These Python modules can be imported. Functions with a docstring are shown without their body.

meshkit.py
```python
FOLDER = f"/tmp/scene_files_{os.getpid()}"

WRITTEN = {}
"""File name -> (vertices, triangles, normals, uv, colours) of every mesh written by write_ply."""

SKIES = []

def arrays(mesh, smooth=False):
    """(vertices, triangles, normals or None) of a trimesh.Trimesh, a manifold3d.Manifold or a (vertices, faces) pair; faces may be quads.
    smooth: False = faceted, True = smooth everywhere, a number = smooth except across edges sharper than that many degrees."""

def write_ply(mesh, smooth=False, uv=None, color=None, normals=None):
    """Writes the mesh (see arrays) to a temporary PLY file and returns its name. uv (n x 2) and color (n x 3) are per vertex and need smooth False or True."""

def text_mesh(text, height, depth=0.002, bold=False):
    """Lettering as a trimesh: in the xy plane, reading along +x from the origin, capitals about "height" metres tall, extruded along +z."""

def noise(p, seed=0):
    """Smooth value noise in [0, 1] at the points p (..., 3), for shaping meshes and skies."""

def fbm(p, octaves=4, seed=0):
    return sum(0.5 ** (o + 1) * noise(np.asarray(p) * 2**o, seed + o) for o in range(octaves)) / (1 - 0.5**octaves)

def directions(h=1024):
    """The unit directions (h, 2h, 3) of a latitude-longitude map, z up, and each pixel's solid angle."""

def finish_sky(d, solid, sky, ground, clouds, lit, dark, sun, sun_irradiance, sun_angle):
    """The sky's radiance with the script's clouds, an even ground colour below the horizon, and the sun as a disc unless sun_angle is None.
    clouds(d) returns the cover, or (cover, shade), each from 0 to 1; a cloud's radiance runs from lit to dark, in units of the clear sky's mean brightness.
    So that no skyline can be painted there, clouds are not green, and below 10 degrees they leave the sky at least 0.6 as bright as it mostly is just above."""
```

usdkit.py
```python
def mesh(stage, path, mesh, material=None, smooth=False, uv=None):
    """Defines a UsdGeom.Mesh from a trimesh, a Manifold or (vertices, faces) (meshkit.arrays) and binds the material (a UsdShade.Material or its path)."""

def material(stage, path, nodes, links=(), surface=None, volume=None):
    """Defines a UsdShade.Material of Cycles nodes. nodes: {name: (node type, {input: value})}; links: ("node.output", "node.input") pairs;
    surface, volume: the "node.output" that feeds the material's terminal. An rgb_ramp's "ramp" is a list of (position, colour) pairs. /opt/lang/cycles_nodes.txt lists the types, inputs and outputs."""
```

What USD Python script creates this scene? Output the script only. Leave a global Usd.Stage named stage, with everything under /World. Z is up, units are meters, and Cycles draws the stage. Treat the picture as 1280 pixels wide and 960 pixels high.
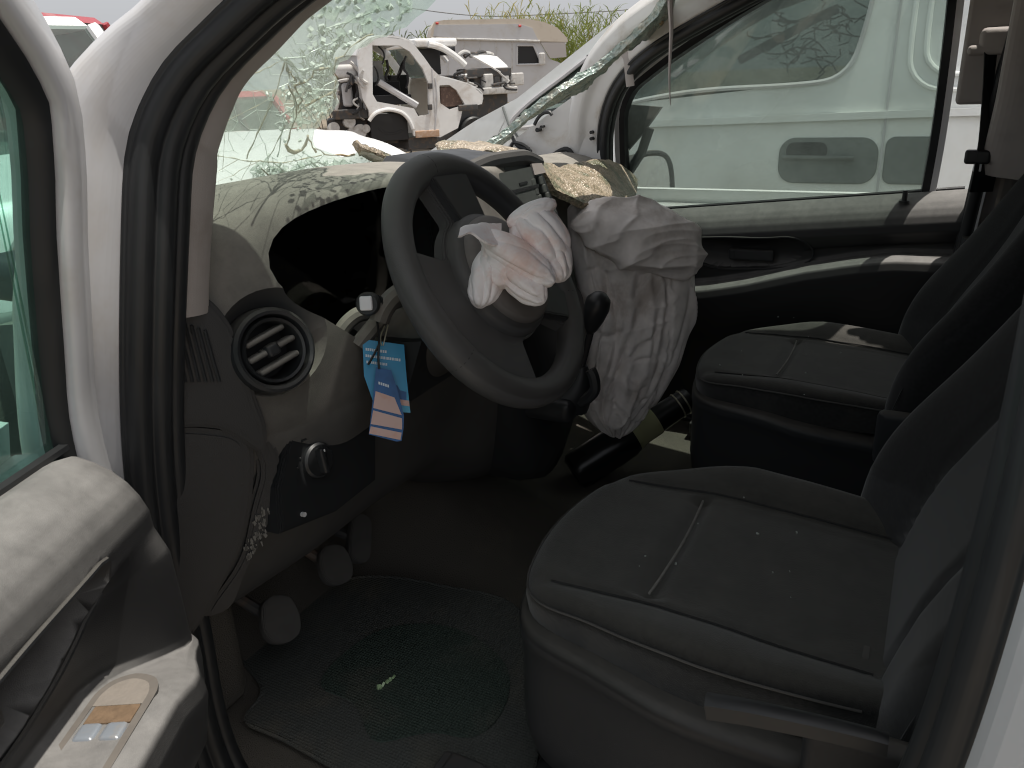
import math, random
import numpy as np, trimesh, usdkit, meshkit, manifold3d
from math import radians, sin, cos, pi
from pxr import Usd, UsdGeom, UsdLux, UsdShade, Gf, Sdf
from shapely.geometry import Polygon, Point, LineString
from shapely.ops import unary_union
from scipy.interpolate import PchipInterpolator, CubicSpline
A = np.array
rng = np.random.default_rng(7)
random.seed(7)
stage = Usd.Stage.CreateInMemory()
UsdGeom.SetStageUpAxis(stage, UsdGeom.Tokens.z)
UsdGeom.SetStageMetersPerUnit(stage, 1.0)
UsdGeom.Xform.Define(stage, '/World')
UsdGeom.Scope.Define(stage, '/World/Looks')

# ------------------------------------------------------------------ camera, sky, sun, exposure
# the wrecked van's frame: x to its right, y forward, z up, origin on the ground under the steering wheel line
EYE = A([-1.365, -.5465, 1.435]); YAW, PITCH, ROLL = 28.41, 21.0, 2.5
EXPOSURE = 0.38
SUN = A([0.125, -.22, 1.0]); SUN = SUN / np.linalg.norm(SUN)
SUN_I, SKY_S = 0.95, 0.14
_t, _p, _r = map(radians, (YAW, PITCH, ROLL))
FWD = A([cos(_t) * cos(_p), sin(_t) * cos(_p), -sin(_p)]); _R = A([sin(_t), -cos(_t), 0]); _U = np.cross(_R, FWD)
RGT = _R * cos(_r) - _U * sin(_r); UPV = _U * cos(_r) + _R * sin(_r)
cam = UsdGeom.Camera.Define(stage, '/World/camera')
cam.CreateHorizontalApertureAttr(36.0); cam.CreateVerticalApertureAttr(27.0); cam.CreateFocalLengthAttr(36.0 * 1000 / 1280)
cam.CreateClippingRangeAttr(Gf.Vec2f(.02, 2000)); cam.CreateExposureAttr(EXPOSURE)
M4 = Gf.Matrix4d(*RGT, 0, *UPV, 0, *(-FWD), 0, *EYE, 1)
UsdGeom.Xformable(cam).AddTransformOp().Set(M4)
cam.CreateFStopAttr(22.0); cam.CreateFocusDistanceAttr(1.6)

dome = UsdLux.DomeLight.Define(stage, '/World/sky')
sky_m = usdkit.material(stage, '/World/Looks/sky_look', {
    'sky': ('sky_texture', {'sky_type': 'single_scattering', 'sun_disc': False, 'sun_elevation': math.asin(SUN[2]), 'sun_rotation': math.atan2(SUN[0], SUN[1]), 'aerosol_density': 5.0, 'air_density': 1.0}),
    'pale': ('hsv', {'saturation': .38, 'value': 1.0}), 'haze': ('mix_color', {'fac': .72, 'b': (3.3, 3.35, 3.5), 'use_clamp': False}), 'bg': ('background_shader', {'strength': SKY_S})}, [('sky.color', 'pale.color'), ('pale.color', 'haze.a'), ('haze.result', 'bg.color')], surface='bg.background')
UsdShade.MaterialBindingAPI.Apply(dome.GetPrim()).Bind(sky_m)
dome.GetPrim().SetCustomDataByKey('kind', 'structure')
sun = UsdLux.DistantLight.Define(stage, '/World/sun')
sun.CreateIntensityAttr(SUN_I); sun.CreateAngleAttr(.5); sun.CreateNormalizeAttr(True); sun.CreateColorAttr(Gf.Vec3f(1, .95, .87))
_z = SUN; _x = np.cross([0, 1, 0], _z); _x /= np.linalg.norm(_x); _y = np.cross(_z, _x)
UsdGeom.Xformable(sun).AddTransformOp().Set(Gf.Matrix4d(*_x, 0, *_y, 0, *_z, 0, 0, 0, 0, 1))

# ------------------------------------------------------------------ small tools
def at(u, v, n, q):
    """the world point on the plane (normal n, through q) seen at photograph pixel (u, v)"""
    d = FWD + RGT * (u - 640) / 1000 - UPV * (v - 480) / 1000
    n = A(n, float); return EYE + d * (np.dot(A(q, float) - EYE, n) / np.dot(d, n))
def atX(u, v, x): return at(u, v, (1, 0, 0), (x, 0, 0))
def atY(u, v, y): return at(u, v, (0, 1, 0), (0, y, 0))
def atZ(u, v, z): return at(u, v, (0, 0, 1), (0, 0, z))

USED = {}
def path_of(name, parent=None):
    base = (parent if parent else '/World') + '/' + name
    k = USED.get(base, 0); USED[base] = k + 1
    return base if k == 0 else f'{base}_{k:03d}'
def obj(name, mesh, mat_, parent=None, label=None, cat=None, group=None, kind=None, smooth=35):
    p = path_of(name, str(parent) if parent else None)
    m = usdkit.mesh(stage, p, mesh, mat_, smooth=smooth)
    tag(m.GetPrim(), label, cat, group, kind)
    return p
def tag(pr, label=None, cat=None, group=None, kind=None):
    for k, v in (('label', label), ('category', cat), ('group', group), ('kind', kind)):
        if v: pr.SetCustomDataByKey(k, v)
def thing(name, label, cat, loc=(0, 0, 0), group=None, parent=None, rotz=0):
    p = path_of(name, str(parent) if parent else None)
    x = UsdGeom.Xform.Define(stage, p)
    if any(loc): x.AddTranslateOp().Set(Gf.Vec3d(*map(float, loc)))
    if rotz: x.AddRotateZOp().Set(float(rotz))
    tag(x.GetPrim(), label, cat, group)
    return p
def sub(name, parent, label=None):
    p = path_of(name, parent); x = UsdGeom.Xform.Define(stage, p); tag(x.GetPrim(), label); return p

def T(v, f): return trimesh.Trimesh(np.asarray(v, float), np.asarray(f, int), process=False)
def cat(*ms):
    ms = [m for m in ms if m is not None]
    return trimesh.util.concatenate(ms)
def grid(P, cu=False, cv=False, caps=False):
    """P (m, n, 3): quads between rows and columns"""
    P = np.asarray(P, float); m, n = P.shape[:2]; idx = np.arange(m * n).reshape(m, n); f = []
    I = np.arange(m if cu else m - 1); J = np.arange(n if cv else n - 1)
    i, j = np.meshgrid(I, J, indexing='ij'); i2, j2 = (i + 1) % m, (j + 1) % n
    a, b, c, d = idx[i, j].ravel(), idx[i2, j].ravel(), idx[i2, j2].ravel(), idx[i, j2].ravel()
    f = np.vstack([np.stack([a, b, c], 1), np.stack([a, c, d], 1)]); v = P.reshape(-1, 3)
    if caps:
        for row, s in ((0, 1), (m - 1, -1)):
            k = len(v); v = np.vstack([v, P[row].mean(0)])
            q = idx[row]; q2 = np.roll(q, -1); t = np.stack([np.full(n, k), q, q2], 1)[:, ::s]
            f = np.vstack([f, t])
    return T(v, f)
def fixn(m):
    m = trimesh.Trimesh(m.vertices, m.faces, process=True); trimesh.repair.fix_normals(m); return m
def sheet(P, t):
    """a thin solid from a grid of points"""
    P = np.asarray(P, float)
    du = np.gradient(P, axis=0); dv = np.gradient(P, axis=1); n = np.cross(du, dv); n /= np.maximum(np.linalg.norm(n, axis=2, keepdims=True), 1e-9)
    B = P - n * t; m, k = P.shape[:2]
    L = np.concatenate([P, B[:, ::-1]], 1)
    g = grid(L, cv=True)
    e0 = grid(np.stack([P[0], B[0]])); e1 = grid(np.stack([B[-1], P[-1]]))
    return cat(g, e0, e1)
def resamp(p, n, closed=False, smooth=True):
    p = np.asarray(p, float)
    if closed: p = np.vstack([p, p[:1]])
    s = np.r_[0, np.cumsum(np.maximum(np.linalg.norm(np.diff(p, axis=0), axis=1), 1e-9))]
    t = np.linspace(0, s[-1], n + 1)[:-1] if closed else np.linspace(0, s[-1], n)
    if smooth and len(p) > 2:
        if closed: return CubicSpline(s, p, bc_type='periodic')(t)
        return PchipInterpolator(s, p)(t)
    return np.stack([np.interp(t, s, p[:, k]) for k in range(p.shape[1])], 1)
def frames(path, up=None):
    d = np.gradient(path, axis=0); d /= np.linalg.norm(d, axis=1, keepdims=True); e1 = []
    u = A(up, float) if up is not None else (A([0, 0, 1.]) if abs(d[0, 2]) < .9 else A([1., 0, 0]))
    for k in range(len(path)):
        e = u - d[k] * (u @ d[k]); e /= np.linalg.norm(e); e1.append(e)
        if up is None: u = e
    e1 = A(e1); return d, e1, np.cross(d, e1)
def sweep(path, prof, up=None, caps=True, closed=False):
    """prof (k, 2) closed loop in (e1, e2); e1 nearest to up"""
    path = np.asarray(path, float); d, e1, e2 = frames(path, up); prof = np.asarray(prof, float)
    if prof.ndim == 2: prof = np.broadcast_to(prof, (len(path),) + prof.shape)
    P = path[:, None] + e1[:, None] * prof[:, :, :1] + e2[:, None] * prof[:, :, 1:]
    return grid(P, cv=True, cu=closed, caps=caps and not closed)
def circ(r, n=10, r2=None, ph=0):
    a = np.linspace(0, 2 * pi, n, endpoint=False) + ph; return np.stack([np.cos(a) * r, np.sin(a) * (r2 or r)], 1)
def tube(path, r, n=8, caps=True, closed=False, up=None):
    path = np.asarray(path, float)
    r = np.broadcast_to(np.asarray(r, float), (len(path),))
    return sweep(path, r[:, None, None] * circ(1, n)[None], up, caps, closed)
def bez(p, n=20): return resamp(p, n)
def rbox(c, size, r=.005, R=None):
    c = A(c, float); h = A(size, float) / 2; r = min(r, *(h * .95)); s = trimesh.creation.icosphere(1, r).vertices
    p = np.vstack([s + (h - r) * A(k) for k in np.ndindex(2, 2, 2) for k in [2 * A(k) - 1]])
    m = trimesh.convex.convex_hull(p)
    v = A(m.vertices)
    if R is not None: v = v @ np.asarray(R).T
    return T(v + c, m.faces)
def basis(n, up=(0, 0, 1)):
    n = A(n, float); n /= np.linalg.norm(n); x = np.cross(up, n); x /= np.linalg.norm(x); return np.stack([x, np.cross(n, x), n], 1)
def place(m, R=None, o=(0, 0, 0)):
    v = A(m.vertices)
    if R is not None: v = v @ np.asarray(R).T
    return T(v + A(o, float), m.faces)
def slab(poly, t, R=None, o=(0, 0, 0), bev=0.0):
    """polygon extruded by t along +z of R, with an optional bevelled front edge"""
    poly = poly if isinstance(poly, Polygon) else Polygon(poly)
    if not poly.is_valid: poly = poly.buffer(0)
    if poly.geom_type != 'Polygon': poly = max(poly.geoms, key=lambda g: g.area)
    ms = [trimesh.creation.extrude_polygon(poly, t - bev, engine='earcut')]
    if bev:
        for k in range(3):
            a0, a1 = k / 3 * pi / 2, (k + 1) / 3 * pi / 2
            inn = poly.buffer(-bev * (1 - cos(a1)))
            for g in getattr(inn, 'geoms', [inn]):
                if g.is_empty: continue
                h = bev * (sin(a1) - sin(a0)); e = trimesh.creation.extrude_polygon(g, h, engine='earcut'); e.apply_translation([0, 0, t - bev + bev * sin(a0)]); ms.append(e)
    return place(cat(*ms), R, o)
def hull(p): return trimesh.convex.convex_hull(np.asarray(p, float))
def man(m):
    m = trimesh.Trimesh(m.vertices, m.faces, process=True); m.merge_vertices(); trimesh.repair.fix_normals(m)
    return manifold3d.Manifold(manifold3d.Mesh(np.asarray(m.vertices, np.float32), np.asarray(m.faces, np.uint32)))
def unman(x):
    m = x.to_mesh(); return T(m.vert_properties[:, :3], m.tri_verts)
def diff(a, *bs):
    x = man(a)
    for b in bs: x = x - (b if isinstance(b, manifold3d.Manifold) else man(b))
    return unman(x)
def wob(m, amp, scale, seed=0, octv=3):
    v = A(m.vertices); n = A(trimesh.Trimesh(v, m.faces, process=False).vertex_normals)
    return T(v + n * ((meshkit.fbm(v * scale, octv, seed) - .5) * 2 * amp)[:, None], m.faces)
def cushion(outline, h, er, depth, R, o, rings=14, nseg=9, taper=.96, grow=0):
    """a padded block: outline (k, 2) star-shaped, height h(x, y) of its top, edge radius er, side depth below the top"""
    ol = resamp(outline, 96, closed=True); c = ol.mean(0); rr = np.linalg.norm(ol - c, axis=1).mean(); rows = []
    k0 = 1 - er / rr
    for r in np.linspace(.03, 1, rings): rows.append((k0 * r, 0.0))
    for a in np.linspace(0, pi / 2, nseg)[1:]: rows.append((k0 + (1 - k0) * sin(a), -er * (1 - cos(a))))
    P = []
    for s, dz in rows:
        q = c + (ol - c) * s; P.append(np.column_stack([q, h(q[:, 0], q[:, 1]) + dz]))
    for f in (.33, .66, 1.0):
        q = c + (ol - c) * (1 + (taper - 1) * f); zz = h(ol[:, 0], ol[:, 1]) - er; P.append(np.column_stack([q, zz * (1 - f) + f * (-depth + 0 * zz)]))
    m = fixn(grid(A(P), cv=True, caps=True)); return place(m, R, o)

# ------------------------------------------------------------------ materials
LOOK = {}
def mat(name, col, rough=.5, dust=None, var=.0, vscale=6., bump=None, metal=0, coat=0, sheen=0, spec=.5, dirt=None, rvar=.0, dmin=.03):
    """dust = (colour, amount, normal-z threshold): settles on faces that look up; dirt = (colour, amount, scale): blotches;
    bump = (kind, scale, distance)"""
    n = {'g': ('geometry', {}), 'p': ('principled_bsdf', {'roughness': rough, 'metallic': metal, 'coat_weight': coat, 'sheen_weight': sheen, 'specular_ior_level': spec})}
    l = []; cur = None
    n['c'] = ('color', {'value': col}); cur = 'c.color'
    if var:
        n['vn'] = ('noise_texture', {'scale': vscale, 'detail': 5, 'roughness': .6}); l.append(('g.position', 'vn.vector'))
        n['vr'] = ('map_range', {'from_min': .3, 'from_max': .7, 'to_min': 1 - var, 'to_max': 1 + var}); l.append(('vn.fac', 'vr.value'))
        n['vm'] = ('mix_color', {'blend_type': 'multiply', 'fac': 1.0, 'use_clamp': False}); n['vc'] = ('combine_color', {})
        l += [('vr.result', 'vc.r'), ('vr.result', 'vc.g'), ('vr.result', 'vc.b'), (cur, 'vm.a'), ('vc.color', 'vm.b')]; cur = 'vm.result'
    if dirt:
        dc, da, ds = dirt
        n['dn'] = ('noise_texture', {'scale': ds, 'detail': 6, 'roughness': .65, 'distortion': .4}); l.append(('g.position', 'dn.vector'))
        n['dr'] = ('map_range', {'range_type': 'smoothstep', 'from_min': .48, 'from_max': .72, 'to_min': 0, 'to_max': da, 'clamp': True}); l.append(('dn.fac', 'dr.value'))
        n['dm'] = ('mix_color', {'b': dc}); l += [(cur, 'dm.a'), ('dr.result', 'dm.fac')]; cur = 'dm.result'
    if dust:
        dc, da, th = dust
        n['sx'] = ('separate_xyz', {}); l.append(('g.normal', 'sx.vector'))
        n['ur'] = ('map_range', {'range_type': 'smoothstep', 'from_min': th, 'from_max': .95, 'to_min': dmin, 'to_max': 1, 'clamp': True}); l.append(('sx.z', 'ur.value'))
        n['un'] = ('noise_texture', {'scale': 26., 'detail': 8, 'roughness': .68, 'distortion': .3}); l.append(('g.position', 'un.vector'))
        n['uq'] = ('map_range', {'from_min': .3, 'from_max': .65, 'to_min': .62, 'to_max': 1.0, 'clamp': True}); l.append(('un.fac', 'uq.value'))
        n['um'] = ('math', {'math_type': 'multiply'}); l += [('ur.result', 'um.value1'), ('uq.result', 'um.value2')]
        n['ua'] = ('math', {'math_type': 'multiply', 'value2': da, 'use_clamp': True}); l.append(('um.value', 'ua.value1'))
        n['ux'] = ('mix_color', {'b': dc}); l += [(cur, 'ux.a'), ('ua.value', 'ux.fac')]; cur = 'ux.result'
        n['rr'] = ('map_range', {'to_min': rough, 'to_max': .9}); l += [('ua.value', 'rr.value'), ('rr.result', 'p.roughness')]
    elif rvar:
        n['rn'] = ('noise_texture', {'scale': 14., 'detail': 5}); l.append(('g.position', 'rn.vector'))
        n['rr'] = ('map_range', {'from_min': .3, 'from_max': .7, 'to_min': max(.05, rough - rvar), 'to_max': rough + rvar}); l += [('rn.fac', 'rr.value'), ('rr.result', 'p.roughness')]
    if bump:
        k, s, dist = bump
        if k == 'noise': n['b0'] = ('noise_texture', {'scale': s, 'detail': 3}); out = 'b0.fac'
        elif k == 'voronoi': n['b0'] = ('voronoi_texture', {'scale': s, 'randomness': .15}); out = 'b0.distance'
        elif k == 'weave':
            n['bm'] = ('mapping', {'scale': (1, 1, 1)}); n['w1'] = ('wave_texture', {'scale': s, 'distortion': .6, 'detail': 1}); n['w2'] = ('wave_texture', {'scale': s, 'distortion': .6, 'bands_direction': 'y'})
            n['b0'] = ('math', {'math_type': 'multiply'}); l += [('g.position', 'w1.vector'), ('g.position', 'w2.vector'), ('w1.fac', 'b0.value1'), ('w2.fac', 'b0.value2')]; out = 'b0.value'
        if k != 'weave': l.append(('g.position', 'b0.vector'))
        n['bp'] = ('bump', {'distance': dist, 'strength': .8}); l += [(out, 'bp.height'), ('bp.normal', 'p.normal')]
    l.append((cur, 'p.base_color'))
    m = usdkit.material(stage, '/World/Looks/' + name, n, l, surface='p.BSDF'); LOOK[name] = m; return m
TAN = (.30, .27, .22)
white_paint = mat('white_paint', (.54, .54, .55), .32, coat=.5, var=.05, vscale=3, dirt=((.42, .37, .31), .35, 7.))
yard_white = mat('wreck_white', (.70, .70, .69), .45, coat=.2, var=.08, vscale=2.5, dirt=((.40, .33, .26), .6, 2.2))
seam_m = mat('seam_thread', (.19, .18, .165), .95, var=.2, vscale=90)
white_body = mat('white_body', (.76, .76, .76), .35, coat=.4, var=.03, dirt=((.5, .45, .38), .3, 3.))
pillar_metal = mat('pillar_metal', (.58, .57, .55), .42, var=.06, vscale=8, dirt=((.34, .28, .2), .55, 9.))
dash_m = mat('dash_plastic', (.026, .026, .026), .62, dust=((.31, .29, .255), .9, -.6), bump=('noise', 900., .0006), var=.1)
plastic = mat('black_plastic', (.016, .0175, .0195), .48, dust=((.20, .18, .15), .30, .25), bump=('noise', 800., .0005), var=.1)
plastic_clean = mat('black_plastic_clean', (.014, .015, .016), .42, var=.1, rvar=.08)
door_plastic = mat('door_plastic', (.012, .012, .0125), .5, dmin=0., dust=((.25, .242, .232), .8, .05), bump=('noise', 1100., .0005), var=.08)
grey_trim = mat('grey_trim', (.38, .345, .325), .7, var=.07, vscale=10, dirt=((.2, .17, .14), .4, 8.), bump=('noise', 700., .0004))
rubber = mat('seal_rubber', (.0125, .0135, .0145), .5, var=.15, vscale=20, rvar=.08)
fabric = mat('seat_fabric', (.019, .0195, .0195), .95, var=.35, vscale=160, dust=((.115, .108, .094), .5, .35), bump=('noise', 650., .0012), dirt=((.05, .046, .04), .5, 9.), sheen=.25, spec=.2)
fabric_side = mat('seat_fabric_side', (.015, .0155, .0165), .95, var=.3, vscale=160, dust=((.075, .07, .063), .25, -.1), bump=('noise', 1400., .0006), sheen=.25, spec=.2)
piping = mat('seat_piping', (.075, .072, .068), .9, var=.15)
carpet = mat('carpet', (.12, .11, .095), 1., bump=('noise', 500., .003), dirt=((.17, .15, .12), .6, 6.), spec=.1)
mat_m = mat('floor_mat_rubber', (.085, .09, .084), .85, bump=('voronoi', 190., .004), dirt=((.15, .135, .105), .65, 5.), spec=.3)
airbag_m = mat('airbag_cloth', (.74, .70, .67), .95, var=.18, vscale=16, dirt=((.34, .27, .22), .55, 9.), bump=('noise', 800., .0004), spec=.1)
def cloth(name, base_mat, col, tr=.35):
    m = UsdShade.Material.Get(stage, '/World/Looks/' + base_mat)
    return m
bag2_m = mat('driver_airbag_cloth', (.86, .82, .82), .95, var=.05, dirt=((.70, .44, .36), .75, 11.), bump=('noise', 900., .0004), spec=.1)
chrome = mat('chrome', (.75, .75, .76), .18, metal=1, rvar=.1)
rocker_m = mat('rocker_silver', (.30, .33, .37), .3, metal=.4, dirt=((.4, .34, .27), .5, 60.))
steel = mat('worn_steel', (.45, .44, .42), .45, metal=.6, dirt=((.2, .13, .08), .6, 15.))
dust_brown = mat('dusty_recess', (.14, .092, .055), .95, var=.3, vscale=60, bump=('noise', 200., .002))
dark_metal = mat('dark_metal', (.05, .05, .05), .6, dirt=((.16, .10, .06), .7, 9.))
pale_metal = mat('pale_metal', (.5, .49, .47), .5, dirt=((.22, .19, .15), .7, 6.), var=.2)
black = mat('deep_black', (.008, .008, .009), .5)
red_paint = mat('red_paint', (.36, .035, .045), .4, coat=.4, dirt=((.5, .36, .33), .5, 3.))
cream = mat('cream_paint', (.56, .50, .42), .55, dirt=((.4, .33, .25), .5, 2.))
grey_panel = mat('grey_panel', (.50, .50, .51), .5, dirt=((.4, .36, .3), .4, 2.))
ground_m = mat('dry_ground', (.22, .185, .145), 1., var=.25, vscale=1.2, dirt=((.16, .13, .1), .7, .8), bump=('noise', 12., .03), spec=.1)
white_tip = mat('white_plastic', (.75, .75, .77), .35)
red_plastic = mat('red_plastic', (.5, .04, .03), .4)
blue_ink = mat('tag_blue', (.02, .10, .27), .5, var=.2, vscale=60)
tag_pink = mat('tag_paper', (.62, .44, .40), .8, dirt=((.6, .30, .2), .4, 60.))
white_ink = mat('tag_white', (.62, .68, .74), .6)
bottle_glass = mat('bottle_glass', (.006, .007, .007), .25, dust=((.1, .1, .1), .12, 0))
paper_yellow = mat('bottle_label', (.34, .34, .19), .7, dirt=((.3, .28, .14), .6, 30.))
gold = mat('gold_ring', (.55, .52, .40), .35, metal=.6)
orange_glass = mat('lamp_recess', (.10, .06, .045), .5, dirt=((.3, .2, .15), .6, 20.))
bark = mat('bark', (.10, .08, .06), 1.)

def glass(name, tint, haze=(0., (.5, .5, .5)), gl=.06, dirt=None, crack=False):
    """a window pane: clear with a tint, some fresnel gloss and a film of dust that scatters light"""
    n = {'g': ('geometry', {}), 't': ('transparent_bsdf', {'color': tint}), 'gl': ('glossy_bsdf', {'roughness': .02, 'color': (1, 1, 1)}), 'lw': ('layer_weight', {'blend': .5}), 'pw': ('math', {'math_type': 'power', 'value2': 5.}), 'f': ('map_range', {'to_min': .04, 'to_max': .85}),
         'd': ('diffuse_bsdf', {'color': haze[1]}), 'tr': ('translucent_bsdf', {'color': haze[1]}), 'ad': ('mix_closure', {'fac': .5}), 'm1': ('mix_closure', {}), 'm2': ('mix_closure', {}),
         'n1': ('noise_texture', {'scale': 5., 'detail': 8, 'roughness': .7}), 'hr': ('map_range', {'from_min': .35, 'from_max': .65, 'to_min': haze[0] * .6, 'to_max': haze[0] * 1.4, 'clamp': True})}
    l = [('g.position', 'n1.vector'), ('n1.fac', 'hr.value'), ('d.BSDF', 'ad.closure1'), ('tr.BSDF', 'ad.closure2'), ('t.BSDF', 'm1.closure1'), ('ad.closure', 'm1.closure2'), ('hr.result', 'm1.fac'),
         ('m1.closure', 'm2.closure1'), ('gl.BSDF', 'm2.closure2'), ('lw.facing', 'pw.value1'), ('pw.value', 'f.value'), ('f.result', 'm2.fac')]
    m = usdkit.material(stage, '/World/Looks/' + name, n, l, surface='m2.closure'); LOOK[name] = m; return m
pane = glass('side_glass', (.72, .78, .748), (.05, (.55, .60, .55)))
door_pane = glass('door_glass', (.52, .70, .64), (.04, (.35, .45, .40)))
dark_pane = glass('dark_glass', (.42, .47, .45), (.05, (.40, .43, .40)))
screen_pane = glass('windscreen_glass', (.89, .945, .91), (.20, (.66, .74, .68)))
crazed = glass('crazed_glass', (.94, .965, .945), (.28, (.74, .79, .74)))

def crumb_material():
    """laminated glass broken to crumbs: voronoi chips, sandy dirt, green where it is clean"""
    n = {'g': ('geometry', {}), 'v': ('voronoi_texture', {'scale': 150.}), 'n': ('noise_texture', {'scale': 14., 'detail': 6, 'roughness': .7}),
         'r': ('rgb_ramp', {'ramp': [(0, (.16, .19, .13)), (.42, (.20, .20, .13)), (.5, (.36, .29, .20)), (.62, (.50, .42, .32)), (1, (.50, .45, .36))]}),
         'mx': ('mix_color', {'blend_type': 'multiply', 'fac': .55}), 'bw': ('map_range', {'from_min': 0, 'from_max': .8, 'to_min': 1.25, 'to_max': .35}), 'cc': ('combine_color', {}),
         'b': ('bump', {'distance': .004, 'strength': 1.}), 'p': ('principled_bsdf', {'roughness': .35, 'specular_ior_level': .6})}
    l = [('g.position', 'v.vector'), ('g.position', 'n.vector'), ('n.fac', 'r.fac'), ('r.color', 'mx.a'), ('v.distance', 'bw.value'), ('bw.result', 'cc.r'), ('bw.result', 'cc.g'), ('bw.result', 'cc.b'), ('cc.color', 'mx.b'),
         ('mx.result', 'p.base_color'), ('v.distance', 'b.height'), ('b.normal', 'p.normal')]
    return usdkit.material(stage, '/World/Looks/glass_crumbs', n, l, surface='p.BSDF')
crumbs_m = crumb_material()
def crumb_green():
    n = {'g': ('geometry', {}), 'v': ('voronoi_texture', {'scale': 130.}), 'n': ('noise_texture', {'scale': 30., 'detail': 6, 'roughness': .7}),
         'r': ('rgb_ramp', {'ramp': [(.3, (.20, .29, .26)), (.5, (.36, .44, .40)), (.62, (.46, .47, .40)), (1, (.55, .5, .42))]}),
         'b': ('bump', {'distance': .003, 'strength': 1.}), 'p': ('principled_bsdf', {'roughness': .3, 'specular_ior_level': .8})}
    l = [('g.position', 'v.vector'), ('g.position', 'n.vector'), ('n.fac', 'r.fac'), ('r.color', 'p.base_color'), ('v.distance', 'b.height'), ('b.normal', 'p.normal')]
    return usdkit.material(stage, '/World/Looks/green_crumbs', n, l, surface='p.BSDF')
green_m = crumb_green()
crack_m = mat('crack_white', (.74, .78, .74), .3)
crack_brown = mat('crack_brown', (.40, .32, .20), .6, var=.4, vscale=60)
def leaf(name, c):
    n = {'o': ('object_info', {}), 'd': ('diffuse_bsdf', {'color': c}), 't': ('translucent_bsdf', {'color': tuple(min(1, 1.6 * x) for x in c)}), 'm': ('mix_closure', {'fac': .35})}
    return usdkit.material(stage, '/World/Looks/' + name, n, [('d.BSDF', 'm.closure1'), ('t.BSDF', 'm.closure2')], surface='m.closure')
leaf_a, leaf_b, leaf_c = leaf('reed_green', (.16, .19, .05)), leaf('reed_yellow', (.28, .25, .09)), leaf('bush_green', (.10, .12, .05))

# ------------------------------------------------------------------ ground
gx = np.r_[-400, -120, -40, np.linspace(-14, 34, 60), 60, 140, 400]; gy = np.r_[-400, -120, -40, np.linspace(-12, 34, 58), 60, 140, 400]
GX, GY = np.meshgrid(gx, gy, indexing='ij'); GZ = (meshkit.fbm(np.stack([GX * .4, GY * .4, 0 * GX], -1), 3, 3) - .5) * .10
GZ[(abs(GX) > 40) | (abs(GY) > 40)] = 0
obj('ground', grid(np.stack([GX, GY, GZ], -1)), ground_m, kind='structure', smooth=True)

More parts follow.
